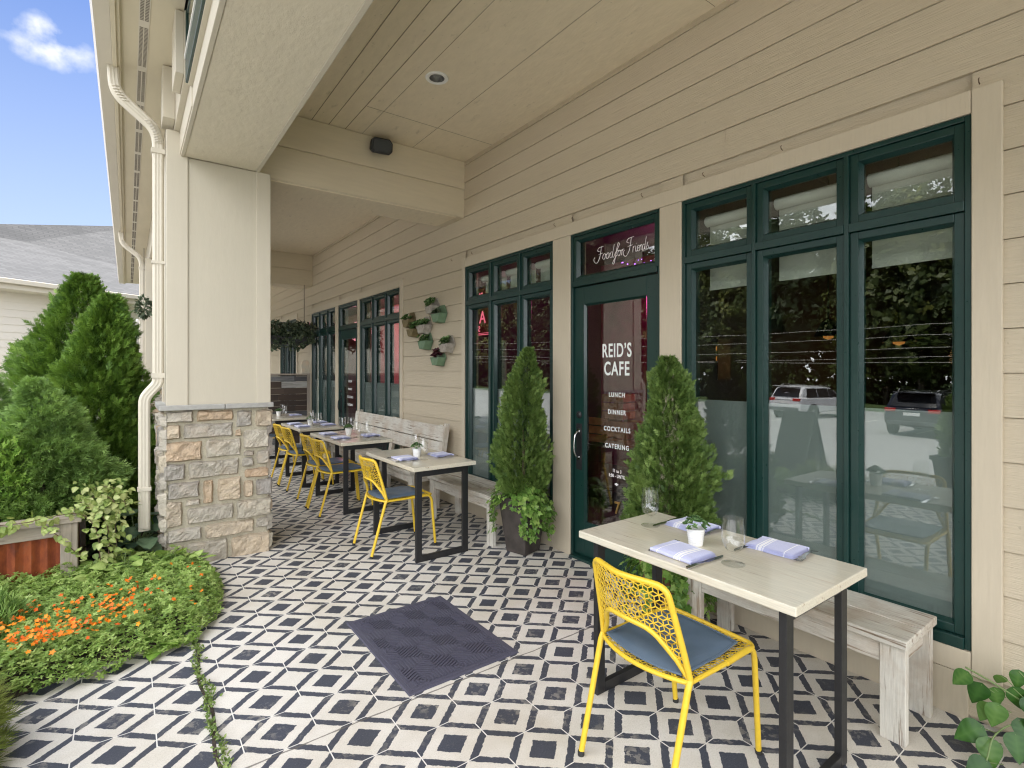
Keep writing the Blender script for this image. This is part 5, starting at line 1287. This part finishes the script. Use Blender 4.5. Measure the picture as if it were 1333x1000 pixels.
# ================================================================== the pale wing across the planting
wd_ = Vector((.83,.56,0)).normalized(); wn = Vector((.56,-.83,0)).normalized()
ang = math.atan2(wd_.y, wd_.x)
t = thing('neighbouring_wing', (-.20,18.7,.08), ang, 'pale sided single storey wing with a grey shingle roof behind the evergreens', 'building')
m = MB(); z = -.6; m.box(-4.4,7,.02,.2,-1.2,3.36)
while z < 3.3: m.add([(-4.4,-.012,z),(7,-.012,z),(7,.006,z+.183),(-4.4,.006,z+.183),(-4.4,.018,z),(7,.018,z)], [(0,1,2,3),(0,4,5,1)]); z += .183
m.build('wall', M['wingsiding'], t)
m = MB(); m.box(-4.4,7,-.55,.01,3.30,3.325); m.box(-4.4,7,-.575,-.552,3.30,3.50); m.build('eave', M['gutter'], t)
MB().prism([(-.70,3.42),(-.60,3.42),(-.60,3.53),(-.69,3.53),(-.715,3.52)], 'x', -4.7, 7).build('gutter', M['gutter'], t, bevel=.004)
r0, r1 = 3.54, 4.0
rf = bpy.data.meshes.new('roof')
m = MB()
m.add([(-4.8,-.68,3.535),(9,-.68,3.535),(9,4.3,7.4),(3.6,4.3,6.85),(-.6,3.1,5.20),(-3.0,2.9,5.12),(-4.8,2.9,5.08)], [(0,1,2,3,4,5,6)])
m.add([(-4.8,-.68,3.50),(9,-.68,3.50),(9,9.0,3.5),(-4.8,9.0,3.5)], [(0,1,2,3)]); m.add([(-4.8,2.9,5.08),(-3.0,2.9,5.12),(-.6,3.1,5.20),(3.6,4.3,6.85),(9,4.3,7.4),(9,9,3.5),(-4.8,9,3.5)], [(6,5,4,3,2,1,0)])
m.build('roof', M['shingle'], t)

# ================================================================== across the lot (seen in the panes)
def suv(loc, rz, paint, label, roofbars=True):
    t = thing('parked_suv', loc, rz, label, 'car', 'cars parked across the lot')        # +x is the front
    # body sections: x, half width, sill z, belt z
    body = [(-2.36,.78,.52,1.00),(-2.32,.88,.42,1.06),(-2.0,.95,.36,1.10),(-1.2,.965,.34,1.09),(.0,.965,.34,1.06),(1.0,.955,.34,1.03),(1.6,.94,.36,.98),(2.1,.88,.42,.88),(2.36,.76,.50,.78)]
    rings = []
    for x,w,zs_,zb in body:
        rings.append([(x,-w*.93,zs_),(x,-w,zs_+.12),(x,-w*1.0,(zs_+zb)/2+.06),(x,-w*.965,zb-.03),(x,-w*.88,zb+.015),(x,0,zb+.03),(x,w*.88,zb+.015),(x,w*.965,zb-.03),(x,w,(zs_+zb)/2+.06),(x,w,zs_+.12),(x,w*.93,zs_),(x,0,zs_-.02)])
    MB().loft(rings).build('body', paint, t, smooth=True, bevel=.01)
    cab = [(-2.22,.80,1.06,1.07),(-2.10,.79,1.08,1.32),(-1.86,.74,1.08,1.62),(-1.60,.71,1.08,1.70),(-.6,.70,1.06,1.735),(.25,.69,1.05,1.68),(.62,.70,1.04,1.52),(1.25,.76,1.0,1.03)]
    g = []
    for x,w,zb,zt in cab:
        wt = w; wb = .86
        g.append([(x,-wb,zb-.02),(x,-wt*.98-.02,max(zb,zt-.06)),(x,-wt*.80,zt),(x,0,zt+.02),(x,wt*.80,zt),(x,wt*.98+.02,max(zb,zt-.06)),(x,wb,zb-.02)])
    MB().loft(g).build('cabin', paint, t, smooth=True)
    def lerp(a,b,s): return tuple(a[i]+(b[i]-a[i])*s for i in range(3))
    gl = SUVG
    for s in (-1,1):
        for xa, xb in ((-1.78,-.92),(-.86,.02),(.08,.86)):
            top = 1.585 if xa < .05 else 1.56; xt0 = max(xa,-1.60)+.0; xt1 = min(xb, .42)
            MB().loft([[(xa,.868*s,1.115),(xb,.868*s,1.105),(xt1,.735*s,top),(xt0,.735*s,top)],[(xa,.850*s,1.115),(xb,.850*s,1.105),(xt1,.715*s,top),(xt0,.715*s,top)]]).build('side_window', gl, t)
    MB().loft([[(-2.235,-.72,1.14),(-2.235,.72,1.14),(-1.93,.62,1.58),(-1.93,-.62,1.58)],[(-2.20,-.72,1.14),(-2.20,.72,1.14),(-1.90,.62,1.58),(-1.90,-.62,1.58)]]).build('rear_window', gl, t)
    MB().loft([[(1.19,-.70,1.08),(1.19,.70,1.08),(.60,.60,1.56),(.60,-.60,1.56)],[(1.15,-.70,1.08),(1.15,.70,1.08),(.56,.60,1.56),(.56,-.60,1.56)]]).build('windscreen', gl, t)
    for s in (-1,1):
        MB().box(-2.375,-2.20,min(.50*s,.86*s),max(.50*s,.86*s),.93,1.07).build('tail_light', TAIL, t, bevel=.02)
        MB().tube([(.95,.90*s,1.10),(.95,1.08*s,1.12)],.055,8).build('wing_mirror', paint, t)
        if roofbars: MB().tube([(-1.7,.60*s,1.70),(-1.5,.61*s,1.765),(.2,.60*s,1.745),(.35,.60*s,1.69)],.018,6).build('roof_rail', M['steel'], t)
        for x in (-1.42,1.45):
            w = MB(); R_ = [(.20,-.11),(.33,-.11),(.365,-.08),(.365,.08),(.33,.11),(.20,.11)]; w.lathe(R_, 28, cap0=False, cap1=False); w.v = [(p[0]+x, p[2]+s*.87, p[1]+.365) for p in w.v]; wo = w.build('wheel', M['foot'], t, smooth=True)
            w = MB(); w.lathe([(.0,.10),(.06,.115),(.20,.085),(.235,.105),(.235,-.10)], 20, cap0=False, cap1=False)
            w.v = [(p[0]+x, s*(p[2]+.87), p[1]+.365) for p in w.v]; w.build('rim', M['steel'], wo, smooth=True)
            MB().loft([[(x+.42*math.cos(a),s*.972,.37+.42*math.sin(a)) for a in np.linspace(0,2*PI,24,endpoint=False)],[(x+.42*math.cos(a),s*.80,.37+.42*math.sin(a)) for a in np.linspace(0,2*PI,24,endpoint=False)]]).build('wheel_arch', M['foot'], t)
    MB().box(-2.40,-2.22,-.80,.80,.44,.60).build('bumper', BUMP, t, bevel=.03); MB().box(-2.385,-2.36,-.26,.26,.80,.92).build('number_plate', M['white'], t)
    MB().box(-2.372,-2.34,-.5,.5,.97,.995).build('chrome_strip', M['steel'], t)
    MB().box(-2.31,-1.78,-.60,.60,1.655,1.685).build('spoiler', paint, t, bevel=.01)
    return t
SUVG = plain('tinted_car_glass', (.02,.022,.025), .06, 0, .0, 1, 0); TAIL = plain('tail_lamp_lens', (.55,.015,.012), .2, 0, .05, 20, 0, Coat_Weight=.6); BUMP = plain('bumper_plastic', (.06,.06,.062), .5)
PW = plain('white_car_paint', (.78,.78,.79), .25, 0, .0, 1, 0, Coat_Weight=1.0); PB = plain('black_car_paint', (.022,.024,.03), .2, 0, .0, 1, 0, Coat_Weight=1.0)
suv((-20.0,6.85,-1.0), PI+.0, PB, 'black suv seen in the right hand panes, facing away across the lot')
suv((-23.6,12.9,-1.01), PI+.18, PW, 'white suv seen in the middle panes, facing away across the lot')
# sandwich board, by the kerb
t = thing('sandwich_board', (-2.35,3.80,-.13), math.radians(200), 'dark folding sandwich board mirrored in the middle pane', 'sign board')
for s in (-1,1):
    R = Matrix.Rotation(math.radians(15*s), 3, 'Y')
    b = MB(); c0 = R @ Vector((0,0,-.5)); 
    b.obox((s*.005-math.sin(math.radians(15*s))*.50, 0, 1.0-.5*math.cos(math.radians(15))),(.022,.60,1.0),R); b.build('panel_frame', M['black'], t, bevel=.004)
    b = MB(); b.obox((s*.02-math.sin(math.radians(15*s))*.46, 0, 1.0-.46*math.cos(math.radians(15))),(.024,.50,.74),R); b.build('chalk_panel', M['wallroom'], t)
t = thing('square_planter', (-1.95,1.75,-.1), .1, 'grey square planter with a small evergreen mirrored at the right of the last pane', 'planter')
MB().loft([sq(.20,0),sq(.25,.55),sq(.27,.55),sq(.27,.60),sq(.23,.60),sq(.22,.54)]).build('pot', M['pot'], t, bevel=.006)
conifer_leaves('conifer_foliage', M['pcon'], 1500, .75, .26, PC, .085, FAN, t, 55, .56, 12); trunk(t,.5,.02,.5)
# woodland beyond the lot
FPn, FDn, FNn, FSn, FRn = [], [], [], [], []; tk = MB(); r_ = np.random.default_rng(77)
y = -25; row = 0
trees = []
while y < 105:
    for rowx in (0, 5.5):
        trees.append((-40-rowx+r_.uniform(-2,2), y+r_.uniform(-1.2,1.2), r_.uniform(14,17.5)+(1.2 if rowx else 0), r_.uniform(2.6,3.9)))
    y += 3.3
for (x,yy,H_,R_) in trees:
    n = 980; a = unit(n); q = r_.random(n)**.35; hz = .56*H_
    p = np.stack([x+a[:,0]*R_*q, yy+a[:,1]*R_*q, -1+hz+a[:,2]*H_*.46*q], 1); L_ = lump(p, 1.1, 5)
    keep = (lump(p,.9,9) > -.5)
    p = p[keep]; FPn.append(p); FDn.append(unit(len(p))); FNn.append(a[keep]+np.array([.5,0,.8])); FSn.append(r_.uniform(.55,1.0,len(p))); FRn.append(np.clip(.4+.4*L_[keep]+r_.normal()*.22+.12*r_.normal(size=len(p)),0,1))
    tk.tube([(x,yy,-1.2),(x+.2,yy,2.5),(x,yy,H_*.8)],[.22,.17,.05],7)
# understory: low bushes that close the wood's foot
n = 9000; p = np.stack([-37.5-r_.random(n)*6, r_.uniform(-28,108,n), -1.1+r_.random(n)**1.3*3.6], 1); FPn.append(p); FDn.append(unit(n)); FNn.append(unit(n)+np.array([.6,0,.6])); FSn.append(r_.uniform(.45,.85,n)); FRn.append(np.clip(.25+.25*lump(p,1.0,2)+.12*r_.normal(size=n),0,1))
fo = leaves('woodland', M['forest'], np.concatenate(FPn), np.concatenate(FDn), np.concatenate(FNn), np.concatenate(FSn), CLUMP, rnd=np.concatenate(FRn)); tag(fo, 'dark mixed woodland along the far side of the lot, mirrored in the panes', 'woodland', kind='stuff')
tk.build('woodland_trunks', M['bark'], fo)
for k, (z0, xx) in enumerate(((3.1,-33.0),(3.6,-33.0),(4.3,-33.2),(4.9,-33.2),(2.6,-32.8))):
    c = MB().tube([(xx,y_, z0-.9*(1-((y_-25)/55)**2)+.15*k*0+.004*y_*k) for y_ in np.linspace(-30,80,26)], .017, 6).build('utility_cable', M['concrete'], None, smooth=True); tag(c, 'pale overhead cable before the dark wood, number %s upward in the panes' % ('two','three','four','five','one')[k], 'cable', 'cables strung before the wood')
for yy in (-30, 80):
    pz = MB().tube([(-33,yy,-1.2),(-33,yy,6.2)],[.15,.11],10).build('utility_pole', M['bark'], None, smooth=True); tag(pz, 'wooden utility pole carrying the cables at the %s end of the lot' % ('near' if yy < 0 else 'far'), 'pole')

# ================================================================== inside the restaurant, seen through the glass
def emit(name, col, s):
    t = NT(name); e = t.n('ShaderNodeEmission'); e.inputs['Color'].default_value = rgba(col); e.inputs['Strength'].default_value = s; return t.done(e.outputs[0])
AM = emit('amber_lamp', (1,.36,.08), .16); PK = emit('pink_neon', (1,.16,.26), .45); VI = emit('violet_fairy_light', (.45,.12,1), 3.0)
t = thing('honeycomb_lamp', (3.42,2.115,1.56), -PI/2, 'amber honeycomb wall lamp seen through the left pane of the largest window', 'lamp')
m = MB(); s = .021
for a, b in ((0,.30),(-1,.20),(0,.13),(1,.22),(1,.05),(0,-.05),(-1,.02),(-1.9,-.08),(-1,-.17),(-2,-.22),(.1,-.22)):
    c0, c1 = a*.040, b*.42
    m.loft([[(-.02,-(c0+s*math.sin(PI/3*q)),c1+s*math.cos(PI/3*q)) for q in range(6)],[(.0,-(c0+s*math.sin(PI/3*q)),c1+s*math.cos(PI/3*q)) for q in range(6)]])
m.build('lit_cells', AM, t); MB().box(.001,.006,-.06,.10,-.13,.16).build('backing', M['black'], t)
for k,(y_,z_) in enumerate(((1.856,1.745),(1.383,1.68))):
    t = thing('pendant_lamp', (4.5,y_,z_), 0, ('left' if k == 0 else 'right')+' amber pendant lamp seen faintly through the largest window', 'lamp', 'pendant lamps inside')
    MB().lathe([(.02,.16),(.06,.12),(.10,.03),(.10,.02),(.05,.10),(.0,.13)],20,cap0=False,cap1=False).build('lamp_shade', M['black'], t, smooth=True); MB().lathe([(.0,-.005),(.035,.01),(.04,.04),(.0,.075)],14,cap0=False,cap1=False).build('bulb', AM, t, smooth=True); MB().tube([(0,0,.15),(0,0,1.4)],.006,6).build('cord', M['black'], t)
# pink backlit sign, its letters read from inside
t = thing('window_sign', (3.16,4.84,0), 0, 'pink backlit sign with large reversed letters behind the left window', 'sign')
SG = plain('sign_face', (.22,.012,.03), .5); 
MB().box(-.0,.012,-.23,.22,1.875,2.19).build('panel', SG, t); MB().box(-.0,.012,-.23,.22,2.26,2.40).build('panel', SG, t)
MB().box(-.004,-.0005,-.22,.21,1.885,1.893).build('rule', PK, t); MB().box(-.004,-.0005,-.22,.21,1.903,1.908).build('rule', PK, t)
text('letters','A',t,.0,2.02,.185,-.002,PK,1.0,.003,mirror=True); text('letters','ST',t,.09,1.925,.09,-.002,PK,.9,.0015,mirror=True,align='CENTER'); text('letters','I',t,.15,2.02,.185,-.002,PK,.8,.003,mirror=True); text('letters','BJ',t,.03,2.285,.10,-.002,PK,.9,.0015,mirror=True)
# fairy lights above the door inside
t = thing('fairy_lights', (5.4,4.45,2.80), 0, 'tangle of violet fairy lights seen through the glass above the lettered door', 'fairy lights')
m = MB(); r2 = random.Random(9)
for k in range(46):
    c = (r2.uniform(-.1,.1), r2.uniform(-.33,.33), r2.uniform(-.10,.14)); s = r2.uniform(.006,.014); m.obox(c,(s,s,s),Matrix.Identity(3))
m.build('bulbs', VI, t); m = MB(); m.tube(smooth_path([(r2.uniform(-.08,.08),-.35+.07*k,r2.uniform(-.08,.1)) for k in range(11)],5),.003,5); m.build('cord', M['black'], t)
# curtain, shelving and crates as dim shapes
t = thing('curtain', (3.28,4.30,0), 0, 'pale pleated curtain behind the left window', 'curtain')
m = MB(); n = 60; m.loft([[( .02*math.sin(k*.75)+dx, .48-.62*k/n*.35, z) for k in range(n)] + [(.02*math.sin(k*.75)+dx+.004, .48-.62*k/n*.35, z) for k in range(n-1,-1,-1)] for z, dx in ((.3,0),(1.82,0))]); m.build('cloth', plain('curtain_cloth',(.34,.33,.27),.9), t, smooth=True)
CR = plain('orange_crate_wood', (.34,.12,.05), .8, 0, .3, 10)
for k,(x_,y_,z_) in enumerate(((4.6,4.05,.78),(4.6,4.36,.80),(4.65,4.2,1.08))):
    t = thing('wooden_crate', (x_,y_,z_-.15), .1*k, ('left lower','right lower','top')[k]+' orange wooden crate on the shelf inside the lettered door', 'crate', 'crates inside the door')
    for zz in (.0,.1,.2):
        MB().box(-.14,.14,-.14,-.125,zz,zz+.085).build('slat', CR, t); MB().box(-.14,-.125,-.1245,.14,zz,zz+.085).build('slat', CR, t); MB().box(.125,.14,-.1245,.14,zz,zz+.085).build('slat', CR, t)
    MB().box(-.12,.12,-.12,.13,.0,.012).build('bottom', CR, t)
t = thing('shelf_unit', (4.65,4.2,0), 0, 'dark shelf unit carrying the crates inside the door', 'shelf')
for z_ in (.12,.60): MB().box(-.2,.2,-.45,.55,z_,z_+.03).build('shelf', M['floorwood'], t)
for y_ in (-.45,.52): MB().box(-.2,.2,y_,y_+.03,0,.60).build('side', M['floorwood'], t)
for k,(x_,y_) in enumerate(((4.2,.9),(4.3,2.1),(4.2,5.2))):
    t = thing('interior_table', (x_,y_,0), 0, 'dim dining table inside '+('behind the right pane of the largest window','behind the left pane of the largest window','behind the left window')[k], 'table', 'tables inside')
    MB().box(-.35,.35,-.35,.35,.72,.75).build('tabletop', M['batten'], t); MB().lathe([(.25,0),(.25,.02),(.03,.04),(.03,.72)],16).build('pedestal', M['black'], t)
# lamps the photograph shows glowing inside: pink neon by the door, warm pendants by the large window; far rose lamp added to redden the far panes
def lamp(name, loc, col, e, r):
    l = bpy.data.lights.new(name, 'POINT'); l.color = col; l.energy = e; l.shadow_soft_size = r; o = bpy.data.objects.new(name, l); COL.objects.link(o); o.location = loc
lamp('pink_glow', (5.2,3.6,2.4), (1,.10,.40), 20, .25); lamp('pink_glow', (4.4,12.0,2.4), (1,.32,.40), 42, .25); lamp('pendant_glow', (5.3,1.2,1.6), (1,.5,.2), 2, .1)

# ================================================================== sky, sun, camera
EL, AZ = math.radians(61), math.radians(62)           # azimuth from +Y towards +X: the sun stands behind the building
w = bpy.data.worlds.new('World'); sc.world = w; w.use_nodes = True; nt = w.node_tree; nt.nodes.clear()
class WT(NT):
    def __init__(s): s.t = nt
T_ = WT(); out = T_.n('ShaderNodeOutputWorld'); bg = T_.n('ShaderNodeBackground'); nt.links.new(bg.outputs[0], out.inputs[0])
sky = T_.n('ShaderNodeTexSky', sky_type='NISHITA'); sky.sun_disc = False; sky.sun_elevation = EL; sky.sun_rotation = AZ; sky.air_density = 1.0; sky.dust_density = .6; sky.ozone_density = 2.0
tc = T_.n('ShaderNodeTexCoord'); sp = T_.n('ShaderNodeSeparateXYZ'); nt.links.new(tc.outputs['Generated'], sp.inputs[0])
# clouds on a plane overhead: direction divided by its height
zc = T_.math('ADD', T_.math('MAXIMUM', sp.outputs['Z'], 0.0), .16)
cv = T_.n('ShaderNodeCombineXYZ'); nt.links.new(T_.math('DIVIDE', sp.outputs['X'], zc), cv.inputs[0]); nt.links.new(T_.math('DIVIDE', sp.outputs['Y'], zc), cv.inputs[1])
n1 = T_.noise(cv.outputs[0], CLS, 7, .56, .25)
# bright off-camera cloud added over the lot side (-X) and overhead to light the walk, open blue towards the far end (+Y)
cov = T_.math('ADD', T_.math('MULTIPLY', sp.outputs['X'], -.28), T_.math('MULTIPLY', sp.outputs['Y'], -.20))
def puff(d0, rx, rz, amt):      # one cumulus of its own, about the direction d0
    v = T_.n('ShaderNodeVectorMath', operation='SUBTRACT'); nt.links.new(tc.outputs['Generated'], v.inputs[0]); v.inputs[1].default_value = d0
    m_ = T_.n('ShaderNodeVectorMath', operation='MULTIPLY'); nt.links.new(v.outputs[0], m_.inputs[0]); m_.inputs[1].default_value = (1/rx,1/rx,1/rz)
    ln = T_.n('ShaderNodeVectorMath', operation='LENGTH'); nt.links.new(m_.outputs[0], ln.inputs[0])
    return T_.math('MULTIPLY', T_.math('SUBTRACT', 1, ln.outputs['Value'], clamp=True), amt)
tex = T_.n('ShaderNodeTexNoise'); nt.links.new(tc.outputs['Generated'], tex.inputs['Vector']); tex.inputs['Scale'].default_value = 38; tex.inputs['Detail'].default_value = 7
pf_ = T_.math('ADD', T_.math('ADD', puff((-.080,.905,.418),.075,.034,.34), puff((-.09,.90,.445),.03,.022,.26)), puff((.01,.915,.40),.05,.03,.34))
pm = T_.math('MULTIPLY', pf_, T_.math('ADD', T_.math('MULTIPLY', tex.outputs['Fac'], 3.4), -.80))
f = T_.math('ADD', n1, T_.math('ADD', cov, CLO))
cm = T_.ramp(f, [(.48,(0,0,0)),(.70,(1,1,1))]); shade = T_.ramp(f, [(.50,(1.0,1.0,1.0)),(.95,(.80,.82,.86))])
cloud = T_.mix(1, shade, (CLB,CLB,CLB*1.02), 'MULTIPLY')
skyc = T_.mix(1, sky.outputs[0], (SKM[0],SKM[1],SKM[2]), 'MULTIPLY')
hz = T_.ramp(sp.outputs['Z'], [(0,(.72,.72,.72)),(.22,(.42,.42,.42)),(.50,(0,0,0))])       # pale air low over the horizon
skyc = T_.mix(hz, skyc, (4.0,4.5,5.1))
skyc = T_.mix(T_.ramp(pm, [(.10,(0,0,0)),(.42,(1,1,1))]), skyc, (5.6,5.7,5.9))
nt.links.new(T_.mix(cm, skyc, cloud), bg.inputs['Color']); bg.inputs['Strength'].default_value = SKS
d = Vector((math.sin(AZ)*math.cos(EL), math.cos(AZ)*math.cos(EL), math.sin(EL)))
l = bpy.data.lights.new('sun', 'SUN'); l.energy = SUN; l.angle = math.radians(.5); l.color = (1,.95,.87); so_ = bpy.data.objects.new('sun', l); COL.objects.link(so_); so_.rotation_euler = (-d).to_track_quat('-Z','Y').to_euler()
cam = bpy.data.cameras.new('camera'); co = bpy.data.objects.new('camera', cam); COL.objects.link(co); sc.camera = co
cam.sensor_width = 36; cam.lens = 679.4/1333*36; cam.shift_y = -18.4/1333; cam.clip_start = .05; cam.clip_end = 2000
co.location = (0,0,1.5); co.rotation_euler = (PI/2,0,-.63477)
sc.view_settings.view_transform = 'Standard'; sc.view_settings.look = 'None'; sc.view_settings.gamma = 1; sc.view_settings.exposure = EXPO
cy = sc.cycles; cy.filter_width = 1.15; cy.use_denoising = True; cy.max_bounces = 12; cy.diffuse_bounces = 6; cy.glossy_bounces = 6; cy.transmission_bounces = 10; cy.transparent_max_bounces = 24; cy.caustics_reflective = False; cy.caustics_refractive = False; cy.sample_clamp_indirect = 6
